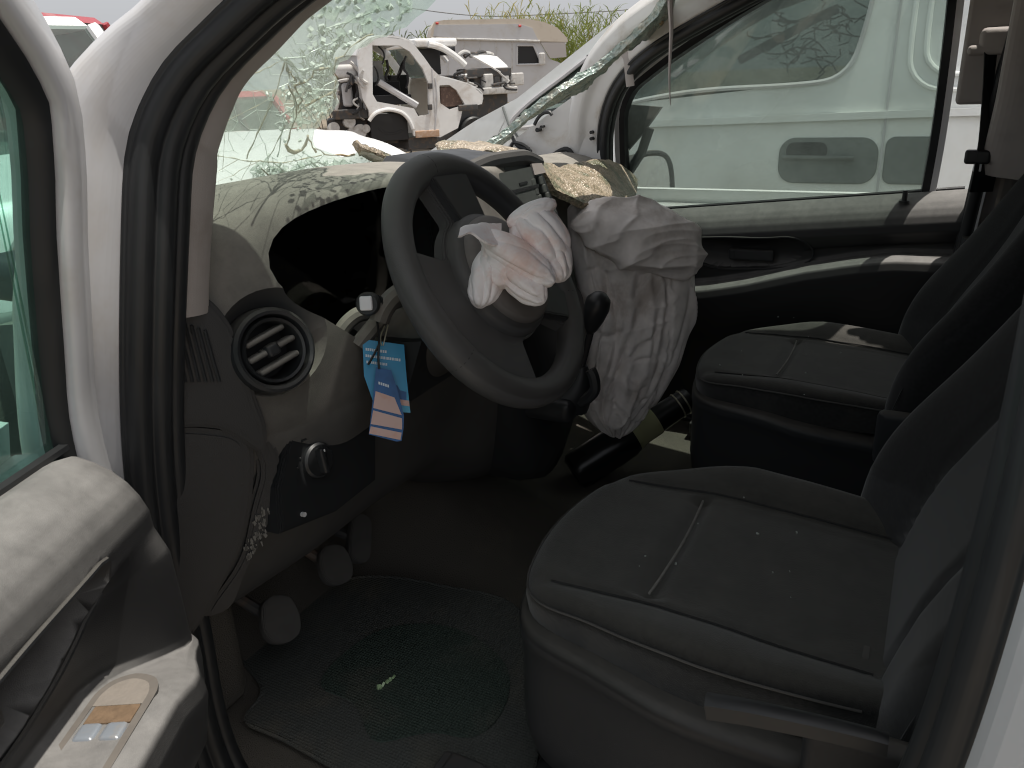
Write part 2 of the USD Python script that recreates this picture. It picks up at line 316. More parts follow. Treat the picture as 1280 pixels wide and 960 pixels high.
# ------------------------------------------------------------------ the wrecked van: shell
VAN = thing('crashed_van', 'wrecked white van seen through its open driver door, windscreen smashed and both airbags burst', 'van')
APF = A([(.80, .22, .47), (.80, .275, .56), (.80, .29, .72), (.80, .292, .9), (.80, .292, 1.05), (.79, .29, 1.18), (.768, .278, 1.30), (.742, .24, 1.385), (.708, .17, 1.45), (.662, .03, 1.52), (.625, -.12, 1.58)])
APT = A([(.60, -.30, 1.65), (.575, -.46, 1.69), (.578, -.57, 1.685), (.61, -.63, 1.60)])
APR = A([(.70, -.63, 1.38), (.765, -.622, 1.22), (.795, -.612, 1.05), (.80, -.60, .92), (.80, -.575, .78), (.80, -.53, .64), (.80, -.45, .53), (.80, -.33, .48), (.80, -.1, .465), (.80, .1, .465)])
APFL = A([(.80, .24, .47), (.80, .278, .56), (.80, .277, .72), (.80, .273, .88), (.80, .250, 1.04), (.787, .221, 1.196), (.760, .210, 1.325), (.743, .206, 1.38), (.731, .198, 1.408), (.71, .178, 1.448), (.684, .138, 1.488), (.662, .095, 1.522), (.62, -.05, 1.585)])
AP = np.vstack([APF, APT, APR]); APL = np.vstack([APFL, APT, APR])
def sided(p, s): q = A(p, float).copy(); q[:, 0] *= s; return q
def ap_frames(path, s, closed):
    if closed: d = np.roll(path, -1, 0) - np.roll(path, 1, 0)
    else: d = np.gradient(path, axis=0)
    d /= np.linalg.norm(d, axis=1, keepdims=True)
    b = np.tile(A([s, 0, 0.]), (len(path), 1)); b = b - d * np.sum(b * d, 1, keepdims=True); b /= np.linalg.norm(b, axis=1, keepdims=True)
    a = np.cross(d, b); c = A([s * .75, -.2, 1.05]); sg = np.sign(np.sum(a * (path - c) * A([0, 1, 1]), 1)); a *= sg[:, None]
    return a, b
def ap_sweep(path, s, prof, closed=False, n=90, kz=None):
    path = sided(path, s); path = resamp(path, n, closed)
    a, b = ap_frames(path, s, closed); prof = np.asarray(prof, float)
    k = np.ones(len(path)) if kz is None else np.interp(path[:, 2], *kz)
    P = path[:, None] + a[:, None] * prof[None, :, :1] * k[:, None, None] + b[:, None] * prof[None, :, 1:] * k[:, None, None]
    return fixn(grid(P, cu=closed, cv=True, caps=not closed))
def thick(line, t): return A(LineString(resamp(line, 44)).buffer(t, cap_style=2, join_style=1, quad_segs=2).exterior.coords)[:-1]
def seal_mesh(s): 
    return ap_sweep(APL if s < 0 else AP, s, A(unary_union([Point(.002, .018).buffer(.014), Point(-.006, -.004).buffer(.013), Point(-.004, -.026).buffer(.012), LineString([(.012, .03), (.012, -.03)]).buffer(.004)]).buffer(.003).buffer(-.003).exterior.coords)[:-1:3], True, 150)
obj('door_seal', seal_mesh(-1), rubber, VAN); obj('door_seal', seal_mesh(1), rubber, VAN)
JAMB = [(.014, -.035), (.016, .03), (.026, .062), (.046, .086), (.066, .095), (.083, .086), (.088, .06)]
obj('a_pillar', ap_sweep(np.vstack([APFL, APT[:2]]), -1, thick(JAMB, .0025), kz=([1.2, 1.36, 1.46, 1.6], [1.12, 1.0, .66, .6])), white_paint, VAN)
obj('b_pillar', ap_sweep(np.vstack([APT[1:], APR[:8]]), -1, thick([(.014, -.035), (.014, .03), (.022, .05), (.05, .07), (.07, .10), (.12, .115), (.4, .11)], .0025)), white_paint, VAN)
obj('sill', ap_sweep(APR[6:], -1, thick([(.014, -.035), (.014, .03), (.022, .05), (.04, .08), (.08, .11), (.22, .10)], .0025)), white_paint, VAN)
# right hand pillars
obj('a_pillar', ap_sweep(np.vstack([APF, APT[:2]]), 1, thick([(.012, -.02), (.02, -.028), (.05, -.024), (.075, -.034), (.095, -.030), (.11, -.012), (.125, .02), (.12, .10)], .0025)), pillar_metal, VAN, 'bare right windscreen pillar with its trim torn off')
obj('b_pillar', ap_sweep(np.vstack([APT[1:], APR[:8]]), 1, thick([(.014, -.035), (.014, .03), (.022, .05), (.05, .07), (.07, .10), (.12, .115), (.4, .11)], .0025)), white_paint, VAN)
obj('sill', ap_sweep(APR[6:], 1, thick([(.014, -.035), (.014, .03), (.04, .08), (.22, .10)], .0025)), white_paint, VAN)
# pillar trim on the driver's side, and the little vertical trim strip that ends it
obj('pillar_trim', ap_sweep(APFL[5:], -1, thick([(.0, -.024), (-.010, -.034), (-.010, -.045), (.0, -.076), (.05, -.074), (.10, -.03)], .002)), grey_trim, VAN)
# B pillar trims with belts
def b_trim(s):
    return ap_sweep(np.vstack([APT[1:], APR[:6]]), s, thick([(.006, -.024), (-.010, -.034), (-.008, -.055), (.05, -.085), (.22, -.085), (.26, -.03)], .003))
obj('pillar_trim', b_trim(-1), plastic, VAN, 'dark plastic trim of the door pillar behind the driver seat')
obj('pillar_trim', ap_sweep(np.vstack([APT[1:], APR[:2]]), 1, thick([(.006, -.024), (-.006, -.034), (-.006, -.055), (.03, -.075), (.22, -.085), (.26, -.03)], .003)), grey_trim, VAN, 'pale grey trim of the far door pillar')
obj('pillar_trim', ap_sweep(APR[2:7], 1, thick([(.006, -.024), (-.006, -.034), (-.006, -.055), (.05, -.085), (.22, -.085), (.26, -.03)], .003)), plastic, VAN, 'black lower trim of the far door pillar')
# right gusset where the pillar widens, with the quarter opening
gp = [atX(u, v, .745) for u, v in [(610, 212), (640, 176), (700, 132), (745, 100), (772, 100), (757, 135), (752, 215), (745, 235), (640, 240)]]
tri = [atX(u, v, .745) for u, v in [(679, 213), (700, 189), (711, 187), (716, 193), (716, 222), (676, 222)]]
g2 = Polygon([(p[1], p[2]) for p in gp]).difference(Polygon([(p[1], p[2]) for p in tri]))
RX = A([[0, 0, 1], [1, 0, 0], [0, 1, 0]], float)         # slab (y, z) -> world, thickness +x
obj('pillar_gusset', slab(g2, .02, RX, (.748, 0, 0)), pillar_metal, VAN)
obj('quarter_seal', tube(resamp(A(tri), 40, True) + A([-.004, 0, 0]), .007, 8, closed=True), rubber, VAN)
for (u, v, r) in [(674, 162, .006), (679, 158, .0035), (759, 92, .005), (741, 165, .0045), (741, 173, .0045), (739, 202, .0045), (801, 62, .006), (808, 58, .004), (829, 43, .004)]:
    x = .742 if v > 80 else .70
    p = atX(u, v, x); p[0] -= .004 if v > 80 else 0
    m = trimesh.creation.cylinder(r, .02, sections=12); obj('bolt_hole', place(m, RX, p), black, VAN)
pc = atX(859, 21, .66); obj('trim_clip', place(trimesh.creation.cylinder(.009, .02, sections=14), RX, pc), red_plastic, VAN, 'small red clip on the bare pillar')
for pts in ([(638, 186), (643, 178), (652, 180), (664, 190)], [(640, 170), (650, 184), (662, 186)], [(668, 156), (686, 140), (690, 144)], [(716, 108), (732, 100), (748, 84), (752, 80)]):
    obj('loose_wire', tube(resamp(A([atX(u, v, .725) for u, v in pts]), 16), .005, 6), rubber, VAN)
# header, roof, side walls, bulkhead, floor, firewall
hx = np.linspace(-.66, .66, 24)
HDR = [(.05, 1.63), (.02, 1.612), (-.08, 1.63), (-.26, 1.70), (-.26, 1.76), (-.05, 1.73)]
obj('roof_header', fixn(grid(A([[(x, y - .05 * (abs(x) / .7) ** 3, z - .02 * (x / .7) ** 2) for y, z in HDR] for x in hx]), cv=True, caps=True)), grey_trim, VAN)
for s in (-1, 1):
    p = A([(s * .60, -.10, 1.625), (s * .585, -.25, 1.665), (s * .56, -.5, 1.69), (s * .575, -.65, 1.66)])
    obj('roof_rail', tube(resamp(p, 20), .045, 10), grey_trim if s > 0 else white_paint, VAN)
ry = np.linspace(.035, -3.2, 30); rx = np.linspace(-1, 1, 24)
RF = A([[(x * (.66 + .06 * min(1, .035 - y)), y - .09 * abs(x) ** 3 * (y > -1), 1.645 + .21 * (1 - abs(x) ** 6 * .55) * min(1, (.045 - y) / .65) ** .6) for x in rx] for y in ry])
obj('roof', fixn(sheet(RF, .02)), white_body, VAN)
for s in (-1, 1):
    sp = A([[(s * (.94 - .22 * max(0, (z - 1.1) / .75) ** 1.3), y, z) for z in np.linspace(.35, 1.84, 16)] for y in np.linspace(-.72, -3.2, 12)])
    obj('side_panel', fixn(sheet(sp, .02 * s)), white_body, VAN)
    fp = A([[(s * (.955 - .05 * (y > 1.2) - .03 * abs(z - .8)), y, z) for z in np.linspace(.45, 1.12 - .02 * max(0, y), 10)] for y in np.linspace(.40, 1.35, 14)])
    obj('front_wing', fixn(sheet(fp, .015 * s)), white_body, VAN)
obj('bulkhead', rbox((0, -1.12, 1.12), (1.72, .03, 1.42), .01), plastic_clean, VAN)
obj('load_floor', rbox((0, -2.15, .46), (1.8, 2.0, .05), .01), dark_metal, VAN)
obj('rear_wall', rbox((0, -3.2, 1.12), (1.74, .03, 1.42), .01), white_body, VAN)
fy = A([(-1.12, .47), (.30, .47), (.42, .475), (.50, .52), (.62, .72), (.66, 1.10)])
fl = resamp(fy, 40, smooth=False); fxx = np.linspace(-.795, .795, 44)
FLR = A([[(x, y, z + .012 * (meshkit.fbm(A([[x * 6, y * 6, 0]]), 3, 5)[0] - .5) + .13 * math.exp(-(x / .17) ** 4) * (y > .12) * min(1, (y - .12) / .25)) for y, z in fl] for x in fxx])
obj('cab_floor', fixn(sheet(FLR, .03)), carpet, VAN)
obj('cowl', rbox((0, .60, 1.19), (1.45, .22, .06), .02), plastic_clean, VAN)
# buckled bonnet
rid = A([atY(150, 172, 1.30), atY(235, 168, 1.28), atY(320, 163, 1.25), atY(392, 161, 1.2), atY(425, 163, 1.12), atY(455, 172, .98), atY(482, 181, .84), atY(518, 201, .68)])
near = A([atY(u, v, .62) for u, v in [(150, 240), (235, 236), (320, 226), (392, 216), (425, 212), (455, 208), (482, 207), (518, 208)]])
midr = .5 * rid + .5 * near + A([0, 0, .018])
far = rid + A([0, .25, -.10]); far2 = rid + A([.02, .75, -.42])
B = A([resamp(r, 40) for r in (near, midr, rid, far, far2)]); B = A([resamp(B[:, k], 30) for k in range(40)])
B[..., 2] += (meshkit.fbm(B * 5, 3, 9) - .5) * .03 * np.clip((B[..., 1] - .7) * 3, 0, 1)
obj('bonnet', fixn(sheet(B, .012)), white_body, VAN, 'buckled white bonnet', smooth=40)

# ------------------------------------------------------------------ windscreen remains
WN, WQ = (0, .62, .79), (0, .47, 1.24)
WS = sub('windscreen', VAN, 'shattered windscreen, torn open with only its edges left')
def wpt(u, v, off=0.): p = at(u, v, WN, WQ); return p + A(WN) / np.linalg.norm(WN) * off
WR = basis(WN, (0, 1, 0)); WRi = WR.T
def wpoly(px): q = A([WRi @ (wpt(u, v) - A(WQ)) for u, v in px]); return Polygon(q[:, :2])
left = [(600, -60), (560, -14), (545, 0), (532, 14), (520, 22), (508, 34), (495, 38), (483, 46), (470, 48), (458, 58), (445, 62), (436, 74), (425, 78), (418, 92), (424, 105), (420, 117), (424, 128), (415, 140), (408, 149), (402, 150), (400, 158), (393, 163), (391, 176), (396, 187), (414, 194), (430, 200), (446, 196), (452, 189), (470, 194), (488, 203), (508, 209), (480, 226), (400, 246), (300, 262), (180, 290), (140, 240), (200, 100), (420, -60)]
lp = wpoly(left)
hole = wpoly([(402, 122), (406, 120), (408, 125), (403, 128)])
lp = lp.buffer(0).difference(hole)
obj('glass_pane', slab(lp, .006, WR, A(WQ)), screen_pane, WS, 'cracked green glass left on the driver side')
right = [(600, 196), (612, 185), (640, 165), (660, 148), (700, 115), (722, 103), (745, 90), (770, 70), (800, 42), (822, 20), (832, 2), (838, -20), (846, -10), (842, 14), (834, 26), (826, 38), (815, 48), (803, 52), (790, 62), (780, 66), (768, 77), (756, 92), (745, 98), (735, 112), (722, 118), (705, 124), (690, 133), (660, 152), (640, 170), (618, 190)]
rp = wpoly(right).buffer(0)
rg = slab(rp, .016, WR, A(WQ)); rg = trimesh.Trimesh(*trimesh.remesh.subdivide_to_size(rg.vertices, rg.faces, .018)); rg.merge_vertices()
obj('glass_edge', wob(rg, .006, 60, 3), green_m, WS, 'crumbled strip of glass along the right pillar', smooth=False)
def crack(px, r, m, jit=2.5, nm='crack', seed=0):
    rr = np.random.default_rng(seed + len(px) * 7 + int(px[0][0])); q = resamp(A(px, float), max(6, int(sum(math.dist(a, b) for a, b in zip(px, px[1:])) / 7)), smooth=False); q[1:-1] += rr.normal(0, jit, q[1:-1].shape)
    P = A([wpt(u, v, .006 + .0008) for u, v in q]); w = r * rr.uniform(.5, 1.5, len(P)); return tube(P, w, 5)
MAIN = [([(275, 110), (330, 95), (362, 78)], .0010), ([(362, 78), (345, 130), (312, 200)], .0016), ([(350, 118), (330, 160), (312, 203)], .0012), ([(362, 78), (372, 140), (338, 206)], .0012), ([(225, 200), (270, 199), (312, 206)], .0012), ([(312, 206), (360, 208), (405, 198)], .0016),
        ([(285, 150), (288, 130)], .0008), ([(282, 220), (287, 150)], .0006), ([(235, 222), (262, 195), (275, 185)], .0007), ([(260, 190), (259, 180)], .0006), ([(240, 240), (300, 205)], .0007), ([(260, 240), (330, 205)], .0007), ([(300, 240), (318, 205)], .0006), ([(250, 125), (300, 100), (345, 130)], .0006), ([(270, 165), (345, 128)], .0008)]
WHITE = [([(362, 78), (378, 95), (402, 90)], .0018), ([(395, 70), (430, 55)], .0008), ([(340, 65), (370, 90), (395, 130)], .0011), ([(355, 150), (380, 132), (395, 155)], .0014), ([(372, 100), (395, 118), (420, 118)], .0012), ([(385, 95), (408, 85), (414, 100)], .0012), ([(380, 140), (398, 148)], .001), ([(345, 208), (360, 220), (400, 206), (430, 220)], .0014), ([(390, 205), (420, 228), (450, 215)], .0012), ([(440, 205), (470, 218), (498, 210)], .001), ([(360, 150), (350, 200)], .0011), ([(400, 45), (430, 36), (470, 20)], .0007)]
BROWN = [([(414, 90), (400, 92), (388, 104), (372, 112)], .0030), ([(372, 112), (380, 128), (376, 142)], .0026), ([(376, 146), (400, 128), (424, 118)], .0026), ([(364, 112), (376, 134), (370, 160), (362, 185)], .0022), ([(360, 185), (366, 196), (380, 190), (388, 176)], .0045), ([(388, 174), (392, 186), (398, 194)], .0035), ([(424, 78), (418, 92), (424, 108), (422, 128)], .0032), ([(415, 140), (404, 150), (396, 162)], .0028), ([(330, 215), (345, 226), (362, 216), (380, 228)], .0018), ([(326, 228), (350, 236), (372, 232)], .0020), ([(362, 90), (374, 106)], .002), ([(396, 190), (420, 200), (446, 197)], .0025), ([(470, 48), (445, 62), (425, 78)], .0016)]
rr = np.random.default_rng(3)
from scipy.spatial import Voronoi
def web(n, pts_fn, seed, keep=1.0):
    """crack web: the edges of a Voronoi diagram of points scattered on the glass, and its cells"""
    r_ = np.random.default_rng(seed); P = pts_fn(r_, n); vo = Voronoi(P); e = []; cells = []
    x0, y0 = P.min(0) - 3; x1, y1 = P.max(0) + 3; inside = lambda q: x0 < q[0] < x1 and y0 < q[1] < y1
    for a, b in vo.ridge_vertices:
        if a >= 0 and b >= 0 and inside(vo.vertices[a]) and inside(vo.vertices[b]) and r_.random() < keep: e.append((vo.vertices[a], vo.vertices[b]))
    for ri in vo.point_region:
        c = vo.regions[ri]
        if c and min(c) >= 0 and all(inside(vo.vertices[k]) for k in c): cells.append(vo.vertices[c])
    return e, cells
def webmesh(edges, r0, r1, seed):
    r_ = np.random.default_rng(seed); return [tube(A([wpt(*a, .0068), wpt(*b, .0068)]), r_.uniform(r0, r1), 4) for a, b in edges]
onglass = lambda u, v: lp.contains(Point(*(WRi @ (wpt(u, v) - A(WQ)))[:2]))
knot = web(95, lambda r_, n: np.column_stack([r_.normal(392, 24, n), r_.normal(126, 26, n)]), 4)
band = web(330, lambda r_, n: np.column_stack([r_.uniform(318, 506, n), 222 + r_.normal(0, 10, n) - .06 * 0 * n]), 5)
wide = web(95, lambda r_, n: np.column_stack([r_.uniform(200, 420, n), r_.uniform(20, 245, n)]), 6, .6)
topw = web(110, lambda r_, n: np.column_stack([r_.uniform(400, 560, n), r_.uniform(-30, 60, n)]), 7, .45)
def crackset(lst, m, nm, jit):
    ms = [crack(q, r, m, jit, seed=k) for k, (q, r) in enumerate(lst)]
    return cat(*ms)
obj('crack_lines', crackset([(q, r * .55) for q, r in MAIN], crack_brown, 'c', .5), crack_brown, WS, kind='stuff')
def on(e): return [(a, b) for a, b in e if onglass(*a) and onglass(*b)]
obj('crack_lines', cat(crackset(WHITE, crack_m, 'c', .6), *webmesh(on(knot[0]), .0003, .0008, 1), *webmesh(on(band[0]), .0002, .0006, 2), *webmesh(on(wide[0]), .0002, .0005, 3), *webmesh(on(topw[0]), .0002, .0006, 4)), crack_m, WS, kind='stuff')
r_ = np.random.default_rng(12); cz = []
for c in knot[1] + band[1] + topw[1]:
    if all(onglass(*q) for q in c) and r_.random() < (.38 if len(cz) < 150 else .02):
        p = wpoly(list(c))
        if p.is_valid and p.area > 1e-6: cz.append(slab(p, r_.uniform(.0008, .0025), WR, A(WQ) + A(WN) / np.linalg.norm(WN) * .0066))
obj('crazed_patch', cat(*cz), crazed, WS, kind='stuff', smooth=False)
obj('windscreen_edge', tube(resamp(A([wpt(190, 268, .004), wpt(228, 256, .004), wpt(280, 246, .004), wpt(335, 236, .004)]), 16), .006, 6), rubber, WS)
obj('crack_edges', crackset([(q, r * .55) for q, r in BROWN], crack_brown, 'c', 1.3), crack_brown, WS, kind='stuff')
# glass chips of the crazed band at the bottom and in the knot
ch = []
for k in range(330):
    if k < 160: u, v = rr.uniform(325, 500), rr.normal(222, 9)
    elif k < 260: u, v = rr.uniform(390, 540), rr.uniform(5, 80)
    else: u, v = rr.normal(385, 20), rr.normal(130, 24)
    if not onglass(u, v): continue
    p = wpt(u, v, .008); R_ = trimesh.transformations.random_rotation_matrix(rr.random(3))[:3, :3]
    ch.append(place(trimesh.creation.box(rr.uniform(.002, .007, 3)), R_, p))
obj('glass_chips', cat(*ch), crack_m, WS, kind='stuff', smooth=False)
# flap of broken edge standing up behind the wheel
fp = wpoly([(446, 190), (450, 186), (470, 194), (508, 208), (500, 214), (470, 206), (450, 198)]).buffer(0)
fm = slab(fp, .014, WR, A(WQ) + A([0, 0, .004])); fm = trimesh.Trimesh(*trimesh.remesh.subdivide_to_size(fm.vertices, fm.faces, .012)); fm.merge_vertices()
obj('glass_edge', wob(fm, .005, 80, 8), crumbs_m, WS, smooth=False)
# torn sheet of crumbled glass folded over the dashboard
E_ = [[(545, 184, .45), (552, 192, .42), (556, 197, .40)], [(585, 184, .40), (590, 190, .36), (592, 197, .33)], [(625, 189, .33), (628, 192, .28), (630, 199, .26)], [(660, 199, .27), (662, 206, .22), (660, 212, .20)],
      [(690, 213, .27), (686, 224, .21), (676, 222, .19)], [(720, 211, .27), (708, 236, .19), (690, 244, .17)], [(752, 206, .25), (737, 240, .17), (714, 258, .14)], [(778, 213, .24), (766, 246, .16), (744, 263, .12)], [(792, 228, .23), (790, 250, .17), (782, 268, .13)]]
S = A([[atY(u, v, y) for u, v, y in row] for row in E_])
S = A([resamp(r, 24) for r in S]); S = A([resamp(S[:, k], 90) for k in range(24)]).transpose(1, 0, 2)
S += (meshkit.fbm(S * 22, 4, 11) - .5)[..., None] * A([.01, .02, .028])
obj('folded_glass', fixn(sheet(S, .014)), crumbs_m, WS, 'sheet of crumbled glass folded down over the dashboard', smooth=50)
# strips hanging from the torn edge
hs = A([atX(840, -30, .50), atX(838, 0, .50), atX(839, 40, .50), atX(837, 90, .50), atX(838, 131, .50)])
obj('torn_strip', tube(resamp(hs, 24), np.linspace(.0075, .001, 24), 6), grey_trim, WS, 'thin torn strip hanging by the right pillar')
hs = A([atX(776, 62, .68), atX(784, 72, .68), atX(786, 90, .68), atX(788, 108, .68)])
obj('torn_strip', sweep(resamp(hs, 14), circ(.002, 8, .011), up=(-1, 0, 0)), grey_trim, WS)
hs = A([atX(826, -6, .62), atX(829, 8, .62), atX(824, 22, .62), atX(828, 30, .62)])
obj('torn_strip', tube(resamp(hs, 14), .006, 6), crack_brown, WS)
# ------------------------------------------------------------------ dashboard
DB = sub('dashboard', VAN, 'dusty grey dashboard')
SEC = {  # x: profile (y, z) from the windscreen base over the top and down the face
    -.76: [(.47, 1.16), (.46, 1.24), (.40, 1.275), (.33, 1.278), (.29, 1.25), (.262, 1.19), (.25, 1.11), (.25, 1.03), (.26, .97), (.28, .86), (.33, .72), (.40, .70)],
    -.70: [(.48, 1.16), (.47, 1.245), (.40, 1.29), (.32, 1.292), (.27, 1.262), (.232, 1.19), (.215, 1.11), (.212, 1.03), (.225, .96), (.255, .86), (.31, .72), (.40, .70)],
    -.63: [(.49, 1.16), (.485, 1.25), (.40, 1.298), (.30, 1.302), (.235, 1.275), (.195, 1.20), (.178, 1.11), (.178, 1.03), (.195, .95), (.23, .86), (.29, .73), (.40, .70)],
    -.54: [(.50, 1.16), (.50, 1.255), (.41, 1.302), (.28, 1.315), (.175, 1.297), (.15, 1.21), (.142, 1.11), (.148, 1.03), (.17, .95), (.205, .86), (.27, .74), (.40, .70)],
    -.40: [(.51, 1.16), (.51, 1.255), (.42, 1.298), (.28, 1.318), (.145, 1.306), (.13, 1.21), (.128, 1.11), (.14, 1.03), (.165, .95), (.20, .86), (.26, .75), (.40, .70)],
    -.25: [(.52, 1.16), (.52, 1.255), (.42, 1.290), (.28, 1.312), (.15, 1.302), (.135, 1.21), (.13, 1.11), (.14, 1.03), (.16, .95), (.195, .86), (.25, .75), (.40, .70)],
    -.10: [(.52, 1.16), (.52, 1.25), (.42, 1.278), (.28, 1.290), (.185, 1.287), (.168, 1.21), (.15, 1.11), (.145, 1.00), (.15, .90), (.17, .80), (.22, .68), (.42, .62)],
    .02: [(.52, 1.16), (.52, 1.25), (.42, 1.275), (.30, 1.286), (.205, 1.283), (.183, 1.21), (.16, 1.11), (.15, 1.00), (.15, .90), (.17, .78), (.22, .64), (.42, .58)],
    .17: [(.51, 1.16), (.51, 1.245), (.42, 1.270), (.30, 1.275), (.225, 1.268), (.20, 1.20), (.175, 1.11), (.165, 1.00), (.17, .90), (.19, .80), (.24, .66), (.42, .62)],
    .28: [(.50, 1.16), (.50, 1.235), (.42, 1.255), (.33, 1.245), (.27, 1.215), (.235, 1.16), (.22, 1.08), (.22, 1.00), (.24, .90), (.27, .82), (.32, .74), (.42, .72)],
    .74: [(.47, 1.14), (.46, 1.215), (.40, 1.235), (.33, 1.225), (.28, 1.20), (.25, 1.14), (.24, 1.06), (.245, 1.00), (.26, .92), (.29, .82), (.33, .75), (.42, .72)]}
xs = sorted(SEC); pr = A([resamp(SEC[x], 64) for x in xs]); X = np.linspace(-.755, .735, 110); pr = PchipInterpolator(xs, pr, axis=0)(X)
loop = np.concatenate([pr, np.stack([np.full(len(X), .60), np.full(len(X), .72)], 1)[:, None], np.stack([np.full(len(X), .60), np.full(len(X), 1.14)], 1)[:, None]], 1)
dash = fixn(grid(np.concatenate([np.broadcast_to(X[:, None, None], loop.shape[:2] + (1,)), loop], 2), cv=True, caps=True))
# the instrument opening: rounded outline as seen from the seat, drilled forward
bo = resamp(A([(-.632, 1.222), (-.622, 1.25), (-.595, 1.274), (-.54, 1.291), (-.45, 1.297), (-.33, 1.293), (-.22, 1.283), (-.175, 1.25), (-.18, 1.17), (-.22, 1.08), (-.36, 1.03), (-.47, 1.055), (-.54, 1.112), (-.595, 1.158), (-.623, 1.192)]), 60, True)
bc = bo.mean(0); bin_ = fixn(grid(A([np.column_stack([bc[0] + (bo[:, 0] - bc[0]) * s, np.full(60, y), bc[1] + (bo[:, 1] - bc[1]) * s]) for y, s in ((-.1, 1.12), (.13, 1.03), (.16, .985), (.36, .86))]), cv=True, caps=True))
VC = A([-.648, .196, 1.118]); VN = A([-.34, -.90, .26]); VN /= np.linalg.norm(VN); VR = basis(VN)
vhole = place(trimesh.creation.cylinder(.052, .16, sections=40), VR, VC)
vdish = place(fixn(grid(A([np.column_stack([circ(r, 40), np.full(40, z)]) for r, z in ((.050, -.03), (.056, -.012), (.070, .004), (.09, .03))]), cv=True, caps=True)), VR, VC)
dash = diff(dash, bin_, vhole, vdish)
obj('fascia', dash, dash_m, DB, smooth=32)
# rolled lip round the opening
# obj('instrument_hood_rim', tube(resamp(np.column_stack([bo[:, 0], PchipInterpolator(xs, [SEC[x][5][0] for x in xs])(bo[:, 0]) + .004 + .0 * bo[:, 0], bo[:, 1]]), 90, True), .004, 6, closed=True), plastic, DB)
cl = [(bc + (b - bc) * .90) for b in bo]
RYm = A([[1, 0, 0], [0, 0, -1], [0, 1, 0]], float)        # slab (x, z) -> world, thickness towards -y
obj('instrument_panel', slab(Polygon(cl), .012, RYm, (0, .30, 0)), mat('cluster_face', (.26, .27, .26), .5), DB)
for cx in (-.50, -.30):
    ring = np.column_stack([cx + circ(.062, 40)[:, 0], np.full(40, .285), 1.175 + circ(.062, 40)[:, 1]]); obj('dial_rim', tube(ring, .004, 6, closed=True), plastic, DB)
    obj('dial_needle', rbox((cx + .015, .284, 1.19), (.05, .003, .004), .001), red_plastic, DB)
lens_m = usdkit.material(stage, '/World/Looks/instrument_lens', {'t': ('transparent_bsdf', {'color': (.75, .78, .76)}), 'g': ('glossy_bsdf', {'roughness': .05}), 'f': ('fresnel', {'IOR': 1.45}), 'm': ('mix_closure', {})}, [('t.BSDF', 'm.closure1'), ('g.BSDF', 'm.closure2'), ('f.fac', 'm.fac')], surface='m.closure')
obj('instrument_lens', slab(Polygon([(bc + (b - bc) * .93) for b in bo]), .003, RYm @ A([[1, 0, 0], [0, 1, 0], [0, .0, 1]]), (0, .26, 0)), lens_m, DB)
# round air vent
def ring_prof(pts, n=44): return fixn(grid(A([np.column_stack([circ(r, n), np.full(n, z)]) for r, z in pts]), cv=True))
AV = 'air_vent'
obj(AV, place(ring_prof([(.0445, -.03), (.0445, .018), (.046, .024), (.050, .026), (.054, .022), (.0555, .012), (.0555, -.008), (.053, -.03)]), VR, VC), plastic, DB, 'ribbed outer ring of the round air vent')
obj('vent_ring', place(ring_prof([(.036, -.03), (.036, .014), (.0375, .019), (.041, .020), (.043, .014), (.043, -.02)]), VR, VC + VN * .002), plastic_clean, DB)
obj('vent_back', place(trimesh.creation.cylinder(.044, .004, sections=30), VR, VC - VN * .028), black, DB)
tl = radians(15); RT = A([[cos(tl), -sin(tl), 0], [sin(tl), cos(tl), 0], [0, 0, 1]])
for k, yy in enumerate((.020, .001, -.019)):
    hl = math.sqrt(.036 ** 2 - yy ** 2) - .001
    obj('vent_slat', place(rbox((0, yy, .004), (2 * hl, .0075, .024), .003, None), VR @ RT, VC), dash_m, DB)
obj('vent_knob', place(cat(rbox((0, .001, .012), (.018, .016, .016), .004), rbox((0, .001, .004), (.030, .012, .012), .004)), VR @ RT, VC), plastic, DB)
obj('small_vent', place(rbox((0, 0, 0), (.03, .022, .012), .008), basis((-.3, -.5, .8)), atX(228, 311, -.685)), black, DB)
# end trim by the door with its defroster slots, and the knee panel below it
EN = A([-.55, -.83, .06]); EQ = A([-.725, .222, 1.12]); ER = basis(EN); ERi = ER.T
def epoly(px, off=0.): return Polygon(A([ERi @ (at(u, v, EN, EQ + EN * off) - EQ) for u, v in px])[:, :2])
e1 = Polygon(resamp(A([ERi @ (at(u, v, EN, EQ) - EQ) for u, v in [(196, 352), (218, 362), (240, 365), (262, 375), (282, 396), (298, 424), (312, 462), (324, 505), (335, 542), (330, 566), (300, 552), (262, 536), (196, 530)]])[:, :2], 70, True))
obj('end_trim', slab(e1, .05, ER, EQ - EN * .046, .012), plastic, DB, smooth=50)
slot = epoly([(220, 405), (236, 412), (254, 440), (268, 476), (222, 477)])
obj('slot_recess', slab(slot, .003, ER, EQ + EN * .0035), black, DB)
for k in range(6):
    u0 = 216 + k * 8.5
    q = [at(u, v, EN, EQ + EN * .007) for u, v in [(u0 - 2, 398 + k * 3), (u0 + 8, 440 + k * 2), (u0 + 16, 477)]]
    obj('slot_rib', tube(A(q), .0022, 6), plastic, DB)
e2 = Polygon(resamp(A([ERi @ (at(u, v, EN, EQ) - EQ) for u, v in [(196, 534), (225, 528), (268, 530), (300, 537), (316, 552), (321, 580), (318, 630), (308, 676), (292, 716), (272, 752), (258, 776), (240, 800), (196, 800)]])[:, :2], 80, True))
obj('knee_panel', slab(e2, .05, ER, EQ - EN * .052, .016), plastic, DB, smooth=50)
